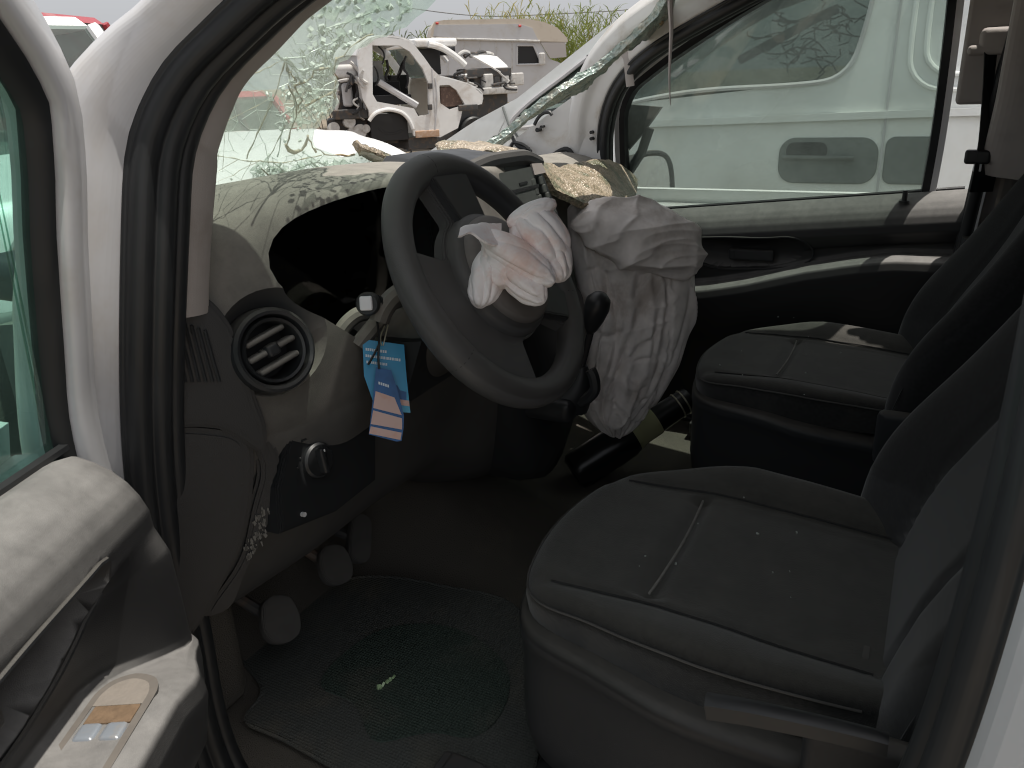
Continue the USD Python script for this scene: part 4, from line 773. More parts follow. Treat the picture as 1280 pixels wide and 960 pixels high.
# ------------------------------------------------------------------ doors (door frame: s from the hinge rearwards, n inwards, z up)
def door(name, label, H, ang, s, glass_mat, detail):
    D_ = sub(name, VAN, label); a = radians(ang)
    es = A([s * sin(a), -cos(a), 0]); en = A([-s * cos(a), -sin(a), 0])   # closed (0 degrees): rearwards, inwards
    H = A([H[0], H[1], 0.])
    def W(p): p = np.asarray(p, float); return H + p[..., :1] * es + p[..., 1:2] * en + p[..., 2:3] * A([0, 0, 1.])
    def M(m): m = T(W(m.vertices), m.faces); return fixn(m)
    zb = lambda q: detail['zb'] + .10 * q
    za = lambda q: np.interp(q, *detail['za'])
    S1 = .90
    # skin and painted inner frame
    sk = A([[(q, -.075 + .0 * z + (.12 * max(0, z - 1.05)) - .02 * sin((z - .45) / .65 * pi), z) for z in np.linspace(.46, 1.115, 14)] for q in np.linspace(-.005, S1 + .06, 20)])
    obj('outer_skin', M(fixn(sheet(sk, .012))), white_body, D_)
    obj('inner_frame', M(cat(rbox((S1 / 2, -.03, .77), (S1 + .03, .075, .61), .012), rbox((.035, .0, .82), (.07, .060, .50), .014))), white_paint, D_)
    # trim panel lofted along the door
    secs = []; ss = np.r_[detail['s0'] + .075 * A([0, .04, .10, .18, .28, .4, .55, .75]), np.linspace(detail['s0'] + .075, S1, 40), S1 + .012]
    for i, q in enumerate(ss):
        t_ = np.clip((q - detail['s0']) / .075, 0, 1); rd = math.sqrt(1 - (1 - t_) ** 2); f = .4 if i == len(ss) - 1 else .3 + .7 * rd
        B_, A_ = zb(q), za(q); g = np.clip((q - .06) / .10, 0, 1); g = g * g * (3 - 2 * g); top = .0; B_ -= .048 * (1 - rd)
        prof = [(.006, B_ - .03), (.010, B_ - .002 - top), (.03, B_ + .003 - top), (.05, B_ - .005), (.068, B_ - .016), (.083, B_ - .030), (.094, B_ - .046), (.101, B_ - .064), (.102, B_ - .085), (.114 - .032 * g, B_ - .115), (.116 - .046 * g, A_ + .035), (.116 - .048 * g, A_ + .012), (.117 - .041 * g, A_ + .001), (.118 + .020 * g, A_), (.124 + .032 * g, A_ - .006), (.124 + .038 * g, A_ - .030), (.118 + .032 * g, A_ - .09), (.09, .70), (.085, .58), (.095, .50), (.06, .47), (.006, .47)]
        prof = A(prof); prof = np.vstack([prof[k] + (prof[k + 1] - prof[k]) * t for k in range(len(prof) - 1) for t in (0, .25, .5, .75)] + [prof[-1]]); pr_ = np.column_stack([np.full(len(prof), q), .006 + (prof[:, 0] - .006) * f, prof[:, 1]]); secs.append(pr_)
    tr = fixn(grid(A(secs), cv=True, caps=True))
    # bowl round the inner handle
    bs = []
    for n_, k_ in ((.13, 1.05), (.10, 1.0), (.075, .9), (.055, .7), (.048, .3)):
        oc = resamp(A([(.15, 1.03), (.20, 1.044), (.30, 1.050), (.42, 1.055), (.50, 1.045), (.52, 1.01), (.46, .975), (.36, .962), (.26, .960), (.20, .978), (.165, 1.005)]) + A([detail.get('ds', 0), detail['zb'] - 1.088]), 40, True); c_ = oc.mean(0); q = c_ + (oc - c_) * k_
        bs.append(np.column_stack([q[:, 0], np.full(40, n_), q[:, 1]]))
    bowl = fixn(grid(A(bs), cv=True, caps=True))
    tr = diff(tr, bowl); obj('trim_panel', M(tr), door_plastic, D_, smooth=45)
    rim = resamp(np.column_stack([oc[:, 0], np.full(40, .101), oc[:, 1]]), 60, True)
    nrim = np.interp(rim[:, 2] - zb(rim[:, 0]), [-.165, -.155, -.115, -.085, -.05], [.072, .072, .083, .101, .105]); rim[:, 1] = nrim
    obj('bowl_rim', M(tube(rim[1:59], .0026, 6)), plastic, D_)
    obj('door_lever', M(cat(rbox((.36 + detail.get('ds', 0), .070, detail['zb'] - .088), (.12, .012, .030), .006), rbox((.31 + detail.get('ds', 0), .062, detail['zb'] - .088), (.02, .03, .03), .006))), plastic, D_)
    # window frame and glass: leans in above the belt
    tum = detail.get('tum') or (lambda z: .004 + np.interp(z, [1.05, 1.18, 1.30, 1.385, 1.45, 1.52, 1.58, 1.65, 1.70], [0, .01, .032, .058, .092, .138, .175, .20, .225]))
    fr_px = detail['frame']
    fr = A([(q, tum(z), z) for q, z in fr_px]); fr = resamp(fr, 70)
    sec = A([(-.014, -.03), (.016, -.03), (.022, -.012), (.022, .014), (.014, .024), (-.008, .024), (-.014, .016)])
    d = np.gradient(fr, axis=0); d /= np.linalg.norm(d, axis=1, keepdims=True); nb = np.tile(A([0, 1., 0]), (70, 1)); nb -= d * np.sum(nb * d, 1, keepdims=True); nb /= np.linalg.norm(nb, axis=1, keepdims=True); ob = np.cross(d, nb)
    cen = A([.45, .06, 1.2]); sg = np.sign(np.sum(ob * (fr - cen), 1)); ob *= sg[:, None]
    def fsweep(sec): sec = A(sec); return fixn(grid(fr[:, None] + ob[:, None] * sec[None, :, :1] + nb[:, None] * sec[None, :, 1:], cv=True, caps=True))
    obj('window_frame', M(fsweep(detail.get('sec', sec))), white_paint, D_, smooth=60)
    obj('window_seal', M(fsweep(detail.get('sealsec', [(-.034, -.012), (-.012, -.014), (-.010, .010), (-.018, .014), (-.032, .006)]))), rubber, D_, smooth=60)
    gp_ = fr - ob * .030
    poly = np.vstack([np.column_stack([gp_[:, 0], gp_[:, 2]]), [(S1 - .02, 1.07), (.0 + gp_[0, 0], 1.03)]])
    pg = Polygon(poly).buffer(0); pg = pg if pg.geom_type == 'Polygon' else max(pg.geoms, key=lambda t: t.area)
    gm = slab(pg, .004); gv = A(gm.vertices)
    gm = trimesh.Trimesh(np.column_stack([gv[:, 0], tum(gv[:, 1]) - .010 + gv[:, 2] * 1., gv[:, 1]]), gm.faces)
    obj('window_glass', M(gm), glass_mat, D_)
    bl_ = A([(q, .012, zb(q) + .002) for q in np.linspace(detail['s0'] + .02, S1 - .02, 30)]); obj('belt_seal', M(tube(bl_, .006, 6)), rubber, D_)
    return D_, W, M, za
frL = [(-.034, 1.02), (-.022, 1.12), (-.021, 1.20), (-.022, 1.30), (-.028, 1.375), (-.026, 1.425), (.0, 1.463), (.035, 1.493), (.075, 1.522), (.16, 1.566), (.30, 1.607), (.50, 1.632), (.68, 1.63), (.79, 1.58), (.82, 1.48), (.86, 1.30), (.88, 1.05)]
frL = [(q + .022, z) for q, z in frL]
frR = [(.012, 1.02), (.002, 1.12), (.0, 1.22), (.005, 1.32), (.04, 1.395), (.12, 1.452), (.25, 1.522), (.38, 1.585), (.50, 1.635), (.66, 1.672), (.775, 1.665), (.815, 1.60), (.82, 1.30), (.81, 1.04)]
DL, WL, ML, zaL = door('front_door', 'open driver door with dusty black trim and window switches', (-.903, .254), 60, -1, door_pane, dict(s0=.0, frame=frL, ds=0, zb=1.088, za=([0, .12, .2, .35, .55, .75, .95], [.845, .885, .915, .93, .958, .985, .99]), tum=lambda z: .004 + np.maximum(0, z - 1.08) * .17, sec=[(-.014, -.03), (.024, -.03), (.032, -.012), (.032, .010), (.024, .022), (-.008, .024), (-.014, .016)], sealsec=[(-.032, -.012), (-.013, -.014), (-.011, .008), (-.018, .012), (-.030, .004)]))
DRt, WRt, MR, zaR = door('front_door', 'closed far door with its dusty window', (.885, .285), 0, 1, pane, dict(s0=.03, frame=frR, ds=.04, zb=1.05, za=([0, .2, .3, .4, .55, .66, .75, .95], [.86, .868, .882, .905, .95, .975, .99, .995]), sec=[(-.014, -.03), (.004, -.03), (.004, .010), (-.014, .010)], sealsec=[(-.030, -.012), (-.012, -.014), (-.010, .010), (-.027, .014)]))
# window switches on the driver door's armrest
q0 = WL(A([.215, .106, zaL(.215) + .0015])); es_ = WL(A([1., 0, 0])) - WL(A([0., 0, 0])); en_ = WL(A([0., 1, 0])) - WL(A([0., 0, 0])); up_ = np.cross(en_, es_); up_ = up_ if up_[2] > 0 else -up_
slope = radians(5); esl = es_ * cos(slope) + A([0, 0, 1.]) * sin(slope); AR = np.stack([en_, esl, np.cross(en_, esl)], 1)
if AR[2, 2] < 0: AR[:, 0] *= -1; 
def U(pts): return Polygon(pts)
# local x inwards (sign kept by AR), y rearwards
sx_ = 1 if np.dot(AR[:, 0], en_) > 0 else -1
outer = resamp(A([(-.036, .12), (-.036, -.02), (-.026, -.046), (0, -.056), (.022, -.045), (.031, -.02), (.031, .12)]), 60, smooth=True) * A([.86, .9])
inner = outer * A([.78, .85])
panel_m = mat('switch_panel_dust', (.10, .095, .088), .8, dust=((.26, .225, .19), .75, .2), bump=('noise', 300., .0008), var=.25, vscale=120)
bezel_m = mat('switch_bezel_grey', (.05, .047, .044), .7, dust=((.2, .175, .15), .6, .2), var=.2, vscale=60)
obj('switch_bezel', place(slab(Polygon(outer).difference(Polygon(inner).buffer(-.0001)), .006, None, (0, 0, 0), .002), AR, q0), bezel_m, DL, smooth=50)
obj('switch_plate', place(slab(Polygon(inner).intersection(Polygon([(-1, -1), (1, -1), (1, -.004), (-1, -.004)])), .0035), AR, q0), panel_m, DL)
obj('bezel_line', place(tube(np.column_stack([inner * 1.0, np.full(60, .0055)]), .0011, 5), AR, q0), grey_trim, DL)
obj('switch_recess', place(rbox((-.003, .009, .0005), (.041, .024, .003), .001), AR, q0), dust_brown, DL)
obj('recess_lip', place(tube(resamp(A([(-.024, -.004, .0035), (-.002, -.006, .0055), (.0205, -.003, .0035)]), 14), .0016, 6), AR, q0), grey_trim, DL)
for x in (-.0155, .0105):
    obj('window_switch', place(rbox((x * .86, .031, .004), (.0205, .024, .012), .005), AR, q0), rocker_m, DL)
    obj('switch_symbol', place(cat(rbox((x * .86, .030, .0102), (.008, .0015, .0008), .0003), rbox((x * .86, .034, .0102), (.008, .0015, .0008), .0003), rbox((x * .86 - .004, .032, .0102), (.0015, .005, .0008), .0003), rbox((x * .86 + .004, .032, .0102), (.0015, .005, .0008), .0003)), AR, q0), grey_panel, DL)
# lock pin and mirror of the far door
lp_ = atX(1131, 246, .815)
obj('lock_pin', cat(place(trimesh.creation.cylinder(.006, .03, sections=12), None, lp_), place(trimesh.creation.cylinder(.012, .006, sections=14), None, lp_ - A([0, 0, .012]))), plastic_clean, DRt)
# far door mirror seen through its glass
MI = sub('door_mirror', VAN)
mc = A([1.02, .235, 1.12]); mo = resamp(A([(-.085, -.05), (-.095, .03), (-.06, .075), (.0, .085), (.06, .07), (.085, .0), (.07, -.08), (.0, -.10), (-.06, -.09)]), 40, True)
MRm = basis((-.45, -.9, .05))
obj('mirror_shell', place(fixn(grid(A([np.column_stack([mo * s_k, np.full(40, z)]) for s_k, z in ((1, .0), (1.04, -.02), (.95, -.07), (.6, -.10))]), cv=True, caps=True)), MRm, mc), plastic, MI, smooth=60)
obj('mirror_rim', place(tube(np.column_stack([mo, np.full(40, .002)]), .009, 8, closed=True), MRm, mc), plastic, MI)
obj('mirror_glass', place(slab(Polygon(mo * .92), .004), MRm, mc), chrome, MI)
obj('mirror_sail', fixn(sheet(A([[atX(*q, .875) for q in r] for r in ([(781, 192), (781, 130)], [(800, 170), (803, 132)], [(815, 150), (826, 134)])]), .02)), plastic, MI)
obj('mirror_arm', tube(A([atX(786, 215, .89), atX(802, 190, .89), atX(812, 160, .89)]), .014, 8), plastic, MI)
# ------------------------------------------------------------------ loose things in the cab
TN = EYE - atX(485, 490, -.545); TN /= np.linalg.norm(TN); TN = TN + A([.12, .05, .05]); TQ = atX(485, 490, -.545)
TR = basis(TN); TRi = TR.T; TNu = TR[:, 2]
def tpt(u, v, off=0.): return at(u, v, TN, TQ + TNu * off)
def tpoly(px, off=0.): return Polygon(A([TRi @ (tpt(u, v, off) - TQ) for u, v in px])[:, :2])
def card_blue():
    n = {'g': ('geometry', {}), 's': ('separate_xyz', {}), 'mr': ('map_range', {'from_min': .965, 'from_max': 1.065}), 'n': ('noise_texture', {'scale': 70., 'detail': 4}), 'ad': ('math', {'math_type': 'multiply_add', 'value2': .35}),
         'r': ('rgb_ramp', {'ramp': [(.0, (.10, .22, .34)), (.25, (.14, .33, .45)), (.5, (.10, .42, .55)), (.8, (.02, .30, .50)), (1., (.02, .26, .48))]}), 'p': ('principled_bsdf', {'roughness': .35})}
    return usdkit.material(stage, '/World/Looks/tag_print', n, [('g.position', 's.vector'), ('s.z', 'mr.value'), ('g.position', 'n.vector'), ('n.fac', 'ad.value1'), ('mr.result', 'ad.value3'), ('ad.value', 'r.fac'), ('r.color', 'p.base_color')], surface='p.BSDF')
K1 = thing('hang_tag', 'blue printed card tag with white text hanging under the steering column', 'tag')
c1 = tpoly([(453, 424), (505, 431), (508, 470), (513, 516), (497, 515), (470, 512), (455, 470)]).buffer(.003).buffer(-.003)
obj('card', slab(c1, .0009, TR, TQ), card_blue(), K1, smooth=False)
bits = []
for (u0, v0, u1, h_) in [(457, 435, 482, 3.4), (457, 443, 499, 3.4), (458, 451, 484, 3.2)]:
    u = u0
    while u < u1:
        w_ = rr.uniform(1.6, 3.4); v = v0 + (u - u0) * .13; bits.append(slab(tpoly([(u, v), (u + w_ * .75, v + .1), (u + w_ * .75, v + h_), (u, v + h_ - .1)]), .0003, TR, TQ + TNu * .0010)); u += w_
obj('printed_lines', cat(*bits), white_ink, K1, smooth=False)
obj('printed_picture', slab(tpoly([(470, 462), (489, 465), (490, 480), (497, 482), (500, 488), (508, 490), (508, 500), (478, 498), (474, 478)]), .0003, TR, TQ + TNu * .0010), blue_ink, K1)
obj('printed_band', slab(tpoly([(490, 498), (511, 501), (512, 508), (491, 505)]), .0003, TR, TQ + TNu * .0013), tag_pink, K1)
obj('printed_window', slab(tpoly([(481, 464), (489, 465.5), (489.5, 476), (482, 474)]), .0003, TR, TQ + TNu * .0014), white_ink, K1)
cd = A([tpt(479, 432, .002), tpt(483, 415, .0), tpt(487, 396, -.004), tpt(484, 388, -.01)]); obj('cord', tube(resamp(cd, 16), .0011, 5), gold, K1)
cd = A([tpt(477, 432, .002), tpt(476, 420, .0), tpt(484, 400, -.004)]); obj('cord', tube(resamp(cd, 12), .0009, 5), gold, K1)
K2 = thing('hang_tag', 'pale pink ruled tag with dark blue head, overlapping the blue card', 'tag')
o2 = .012
c2 = tpoly([(470, 459), (489, 463), (497, 488), (505, 520), (504.5, 534), (502, 551), (496, 552), (461, 543), (466, 500)], o2)
obj('card', slab(c2, .0009, TR, TQ + TNu * o2), blue_ink, K2, smooth=False)
for px in ([(469.5, 489), (493, 497), (502, 519), (466.5, 510)], [(466.5, 513), (502.5, 523), (502.5, 537), (463.5, 530)], [(463.5, 533), (502, 541), (500.5, 550), (461.5, 542)]):
    obj('paper_field', slab(tpoly(px, o2), .0004, TR, TQ + TNu * (o2 + .001)), tag_pink, K2, smooth=False)
for i in range(5): obj('printed_mark', slab(tpoly([(473 + i * 2.8, 477 + i * .9), (475 + i * 2.8, 477.6 + i * .9), (475 + i * 2.8, 481 + i * .9), (473 + i * 2.8, 480.4 + i * .9)], o2), .0003, TR, TQ + TNu * (o2 + .001)), white_ink, K2)
for pts in ([(474, 430), (467, 444), (460, 456)], [(474, 430), (473, 448), (474, 461)], [(474, 430), (473, 412), (470, 396)]):
    obj('cord', tube(resamp(A([tpt(u, v, o2 + .003) for u, v in pts]), 12), .0017, 6), black, K2)

FM = thing('floor_mat', 'dark dimpled rubber mat in the driver footwell', 'floor mat')
mz = .484
mo_ = [(302, 800), (318, 845), (326, 872), (307, 900), (330, 915), (408, 955), (500, 990), (640, 1000), (672, 880), (664, 800), (640, 757), (560, 735), (470, 722), (400, 735), (340, 775)]
mp = Polygon(resamp(A([atZ(u, v, mz)[:2] for u, v in mo_]), 90, True))
obj('mat', slab(mp, .006, np.eye(3), (0, 0, mz - .003), .003), mat_m, FM, smooth=50)
eb = A([*mp.exterior.coords])[:-1]; obj('mat_border', tube(np.column_stack([resamp(eb, 140, True), np.full(140, mz + .002)]), .0035, 6, closed=True), mat_m, FM)
hp = Polygon(resamp(A([atZ(u, v, mz)[:2] for u, v in [(478, 790), (540, 783), (612, 812), (638, 858), (585, 925), (540, 918), (470, 930), (440, 880), (402, 862), (430, 820)]]), 40, True))
green_mat = mat('green_heel_pad', (.045, .066, .054), .8, bump=('voronoi', 190., .004), dirt=((.09, .09, .075), .7, 8.))
obj('heel_pad', slab(hp, .003, np.eye(3), (0, 0, mz + .0035), .001), green_mat, FM, smooth=50)
shard_m = mat('shard_green', (.45, .62, .35), .15)
shard_ = []
for (u, v) in [(474, 859), (479, 856), (484, 852), (488, 849), (492, 846)]:
    shard_.append(place(trimesh.creation.box(rr.uniform(.003, .008, 3)), trimesh.transformations.random_rotation_matrix(rr.random(3))[:3, :3], atZ(u, v, mz + .009)))
obj('glass_shards', cat(*shard_), shard_m, None, 'few tiny bright green glass crumbs lying together on the dark floor mat', 'glass crumbs', kind='stuff', smooth=False)
# dark bottle lying against the far seat
BN = A([-.80, -.45, .40]); BQ = A([.36, .10, .56]); b0 = at(716, 592, BN, BQ); b1 = at(862, 498, BN, BQ); ax = (b1 - b0); LB = np.linalg.norm(ax); ax /= LB; BM = basis(ax, (0, 1, 0))
BT = thing('bottle', 'dark bottle with a pale yellow label and gold rings lying below the airbag', 'bottle')
def rev(pts, n=32): return fixn(grid(A([np.column_stack([circ(r * LB * .82, n), np.full(n, z * LB)]) for r, z in pts]), cv=True, caps=True))
obj('body', place(rev([(.13, .0), (.165, .02), (.172, .08), (.172, .36), (.165, .46), (.14, .53), (.125, .57), (.12, .70), (.115, .80), (.108, .97), (.10, 1.0)]), BM, b0), bottle_glass, BT, smooth=50)
obj('label', place(rev([(.150, .51), (.142, .535), (.132, .575), (.129, .70), (.127, .71), (.115, .71), (.12, .51)]), BM, b0), paper_yellow, BT, smooth=50)
for z_ in (.90, .95): obj('neck_ring', place(rev([(.112, z_ - .006), (.119, z_ - .004), (.119, z_ + .004), (.112, z_ + .006)]), BM, b0), gold, BT)

# ------------------------------------------------------------------ white van alongside
NX = 1.75
NV = thing('white_van', 'white panel van parked close alongside on the right, filling the far window', 'van')
sil = [(-3.3, .42), (-3.35, 1.2), (-3.25, 1.9), (-3.1, 1.96), (-.6, 1.95), (.0, 1.90), (.30, 1.80), (.546, 1.682), (.706, 1.588), (.878, 1.474), (1.063, 1.352), (1.261, 1.266), (1.387, 1.20), (1.519, 1.132), (1.85, 1.0), (2.02, .80), (2.05, .5), (1.98, .36), (1.62, .36), (1.60, .55), (1.48, .70), (1.28, .76), (1.08, .70), (.96, .55), (.94, .36), (-1.35, .36), (-1.38, .55), (-1.5, .70), (-1.7, .76), (-1.9, .70), (-2.02, .55), (-2.04, .36), (-3.2, .36)]
win = [(1.075, 1.276), (.591, 1.318), (-.10, 1.372), (-.165, 1.385), (-.215, 1.43), (-.238, 1.50), (-.26, 1.66), (-.24, 1.76), (-.18, 1.79), (.12, 1.775), (.36, 1.71), (.514, 1.636), (.624, 1.572), (.74, 1.505), (.879, 1.415), (1.027, 1.318)]
def nv_side(X0, sgn):
    pg = Polygon(sil).difference(Polygon(win).buffer(.0))
    m = slab(pg, .03); m = trimesh.Trimesh(*trimesh.remesh.subdivide_to_size(m.vertices, m.faces, .12, max_iter=12)); v = A(m.vertices)
    x = X0 + sgn * (np.maximum(0, v[:, 1] - 1.24) * .17 + .05 * np.maximum(0, .9 - v[:, 1]) + v[:, 2])
    return fixn(T(np.column_stack([x, v[:, 0], v[:, 1]]), m.faces))
nv_paint = mat('neighbour_white', (.76, .78, .76), .35, coat=.3, var=.03, dirt=((.5, .47, .4), .3, 2.))
obj('body_side', nv_side(NX, 1), nv_paint, NV, smooth=25); obj('body_side', nv_side(NX + 1.85, -1), nv_paint, NV, smooth=25)
def skin(pts, x0, x1, t=.02, tb=True):
    p = resamp(A(pts), 30, smooth=False); xs_ = np.linspace(0, 1, 10)
    P = A([[((x0 + np.maximum(0, z - 1.24) * .17) * (1 - q) + (x1 - np.maximum(0, z - 1.24) * .17) * q, y, z + .03 * sin(q * pi)) for y, z in p] for q in xs_]); return fixn(sheet(P, t))
obj('roof', skin(sil[1:8], NX + .01, NX + 1.84), nv_paint, NV)
obj('bonnet', skin(sil[11:18], NX + .01, NX + 1.84), nv_paint, NV)
obj('windscreen', skin([(.53, 1.68), (.79, 1.525), (1.043, 1.345), (1.12, 1.30)], NX + .08, NX + 1.77, .006), dark_pane, NV)
def nq(y, z, off=0.): return A([NX + max(0, z - 1.24) * .17 + off, y, z])
wg = slab(Polygon(win).buffer(.01), .005); v = A(wg.vertices); obj('side_window', T(np.column_stack([NX + .012 + np.maximum(0, v[:, 1] - 1.24) * .17 + v[:, 2], v[:, 0], v[:, 1]]), wg.faces), dark_pane, NV)
obj('window_bar', tube(A([nq(.775, 1.300, .0), nq(.75, 1.50, .0)]), .014, 8), plastic, NV)
wl = A([nq(y, z, -.003) for y, z in resamp(A(win), 120, True)]); obj('window_seal', tube(wl, .009, 6, closed=True), grey_panel, NV)
obj('body_crease', sweep(A([(NX - .001, y, np.interp(y, [-3.2, -.5, .59, 1.5], [1.30, 1.269, 1.244, 1.20])) for y in np.linspace(-3.2, 1.0, 40)]), [(-.014, .0), (-.006, .0), (.0, .010), (.010, .0), (.010, -.01), (-.014, -.01)], up=(0, 0, 1)), nv_paint, NV, smooth=False)
def rr_poly(y0, y1, z0, z1, r): return Polygon([(y0 + r, z0 + r), (y1 - r, z0 + r), (y1 - r, z1 - r), (y0 + r, z1 - r)]).buffer(r, 8)
handle_grey = mat('handle_grey', (.14, .155, .15), .5, var=.1, dust=((.3, .3, .28), .3, -.5))
RXn = A([[0, 0, -1], [1, 0, 0], [0, 1, 0]], float)
hp_ = Polygon(resamp(A([(-.50, 1.193), (-.12, 1.185), (-.03, 1.16), (-.005, 1.11), (-.025, 1.055), (-.10, 1.030), (-.50, 1.037)]), 60, True))
obj('handle_panel', slab(rr_poly(-.336, -.005, 1.032, 1.19, .055), .010, RXn, (NX + .004, 0, 0), .004), handle_grey, NV)
obj('handle_panel', slab(rr_poly(-.52, -.356, 1.034, 1.192, .03), .010, RXn, (NX + .004, 0, 0), .004), handle_grey, NV)
obj('handle_cup', slab(rr_poly(-.17, -.03, 1.115, 1.175, .028), .002, RXn, (NX - .0062, 0, 0)), plastic_clean, NV)
obj('door_handle', tube(A([(NX - .015, y, 1.122 + .006 * (y + .3)) for y in np.linspace(-.26, -.02, 10)]), .007, 8), handle_grey, NV)
obj('key_slot', rbox((NX - .016, -.215, 1.124), (.006, .07, .006), .002), chrome, NV)
for y0 in (-.346,):
    obj('door_gap', sweep(A([nq(y0 + .0 * z, z, -.0015) for z in np.linspace(.45, 1.9, 30)]), [(-.004, -.003), (.004, -.003), (.004, .003), (-.004, .003)], up=(0, 1, 0)), grey_panel, NV)
for o_ in (0, .045):
    q = rr_poly(-1.6, -.395 - o_, 1.34 + o_, 1.80 - o_, .11 - o_ * .5); q = A(q.exterior.coords)[:-1]
    obj('panel_swage', tube(A([nq(y, z, -.002) for y, z in resamp(q, 120, True)]), .009, 8, closed=True), nv_paint, NV)
obj('wing_seam', tube(A([nq(1.13, 1.318, -.004), nq(1.10, 1.25, -.004), nq(1.06, 1.20, -.004), nq(1.02, 1.05, -.004), nq(.98, .7, -.01)]), .005, 6), handle_grey, NV)
obj('side_strip', rbox((NX - .004, -.4, .72), (.03, 2.2, .10), .012), handle_grey, NV)
for sx2 in (0, 1):
    for y in (1.28, -1.7):
        for nm, r0, r1, w_, mt in (('tyre', .33, .2, .20, rubber), ('wheel_rim', .205, .05, .17, steel)):
            obj(nm, fixn(grid(A([np.column_stack([np.full(36, NX + .14 + sx2 * 1.57 + x), y + circ(r, 36)[:, 0], .33 + circ(r, 36)[:, 1]]) for x, r in ((-w_ / 2, r1), (-w_ / 2, r0 * .9), (-w_ * .35, r0), (w_ * .35, r0), (w_ / 2, r0 * .9), (w_ / 2, r1))]), cv=True, caps=True)), mt, NV)
obj('floor', rbox((NX + .92, -.7, .40), (1.7, 4.8, .06), .02), dark_metal, NV)
obj('bulkhead', rbox((NX + .95, -.62, 1.1), (1.6, .03, 1.4), .01), dark_metal, NV)
for x in (.45, 1.30):
    obj('seat_back', hull([(NX + x + dx, y, z) for dx in (-.23, .23) for y, z in ((-.25, .8), (-.10, .8), (-.52, 1.5), (-.40, 1.52))]), fabric_side, NV)
    obj('head_restraint', rbox((NX + x, -.50, 1.62), (.25, .10, .18), .04), fabric_side, NV)
obj('dash_top', hull([(NX + dx, y, z) for dx in (.12, 1.73) for y, z in ((.55, 1.15), (1.05, 1.28), (.6, .8), (1.1, .8), (.62, 1.25))]), dark_metal, NV)
obj('cab_panel', tube(A([(NX + .55, .28, 1.46), (NX + .50, -.02, 1.60), (NX + .5, -.10, 1.63)]), .018, 6), white_paint, NV, 'pale bar lying behind the side window')
tw = []
for k in range(46):
    p0 = A([NX + rr.uniform(.25, .6), rr.uniform(-.25, .12), rr.uniform(1.45, 1.62)]); a_ = rr.uniform(0, 6.28); q = [p0]
    for j in range(4): a_ += rr.normal(0, .7); q.append(q[-1] + A([rr.normal(0, .02), cos(a_) * .035, sin(a_) * .022 - .004]))
    tw.append(tube(A(q), .0028, 4))
obj('dry_twigs', cat(*tw), leaf_b, None, 'tangle of dry yellow twigs heaped behind the side window of the neighbouring van', 'twigs', kind='stuff')

# ------------------------------------------------------------------ the yard behind
HF = A([FWD[0], FWD[1], 0]); HF /= np.linalg.norm(HF); HR = A([HF[1], -HF[0], 0])
def far(u, v, D): return at(u, v, HF, EYE + HF * D)
class Yard:
    """a frame for one far thing: l to the right, d away from the camera, z up, turned by deg about its base"""
    def __init__(s, u, D, deg): p = far(u, 480, D); s.o = A([p[0], p[1], 0.]); c, n = cos(radians(deg)), sin(radians(deg)); s.l = HR * c + HF * n; s.d = HF * c - HR * n; s.R = np.stack([s.l, s.d, A([0, 0, 1.])], 1); s.n = s.d
    def px(s, u, v): q = s.R.T @ (at(u, v, s.d, s.o) - s.o); return (q[0], q[2])
    def poly(s, pts): return Polygon([s.px(u, v) for u, v in pts])
    def put(s, m): return place(m, s.R, (0, 0, 0))
SLD = A([[1, 0, 0], [0, 0, 1], [0, 1, 0]], float)     # slab (l, z), thickness towards +d
def zz(x, y): return (400 + x / 4, 20 + y / 4)
def wheel(parent, Y_, l, d0, r, w_=.2, name='tyre'):
    obj(name, Y_.put(place(fixn(grid(A([np.column_stack([l + circ(q, 28)[:, 0], np.full(28, d0 + x), r + circ(q, 28)[:, 1]]) for x, q in ((0, r * .5), (.02, r * .62), (0, r * .9), (w_ * .2, r), (w_ * .8, r), (w_, r * .9), (w_, r * .5))]), cv=True, caps=True)))), rubber, parent)
# 1: stripped white cab
Y1 = Yard(530, 15.5, 24)
V1 = thing('wrecked_cab', 'stripped white van cab without its door, seen through the torn windscreen', 'van wreck', Y1.o)
o1 = Y1.poly([zz(*q) for q in [(188, 200), (200, 165), (235, 130), (265, 114), (330, 105), (425, 118), (470, 142), (520, 205), (560, 262), (600, 302), (690, 325), (770, 355), (812, 395), (806, 440), (760, 455), (716, 448), (705, 505), (690, 560), (602, 606), (470, 600), (462, 560), (440, 512), (400, 478), (335, 466), (285, 480), (250, 520), (244, 470), (215, 420), (198, 330)]])
d1 = Y1.poly([zz(*q) for q in [(262, 147), (395, 147), (450, 178), (515, 265), (543, 335), (546, 490), (492, 502), (470, 462), (285, 428), (264, 392)]])
h1 = Y1.poly([zz(*q) for q in [(602, 352), (645, 350), (680, 375), (718, 440), (650, 462), (606, 432)]])
d1b = d1.buffer(.03).buffer(-.03)
pan = o1.buffer(.03).buffer(-.03).difference(d1b).difference(h1.buffer(.02))
obj('side_panel', Y1.put(slab(pan, .07, SLD, (0, 0, 0))), yard_white, V1, 'near side with the empty doorway')
obj('side_panel', Y1.put(slab(o1.difference(d1b), .05, SLD, (0, 1.75, 0))), yard_white, V1)
P_ = [Y1.px(*zz(*q)) for q in [(188, 200), (200, 165), (235, 130), (265, 114), (330, 105), (425, 118), (470, 142)]]
obj('roof', Y1.put(fixn(sheet(A([[(l, d, z + .03 * sin(d / 1.8 * pi)) for l, z in resamp(A(P_), 14)] for d in np.linspace(0.02, 1.78, 8)]), .03))), yard_white, V1)
P_ = [Y1.px(*zz(*q)) for q in [(478, 150), (520, 207), (560, 264), (596, 304)]]
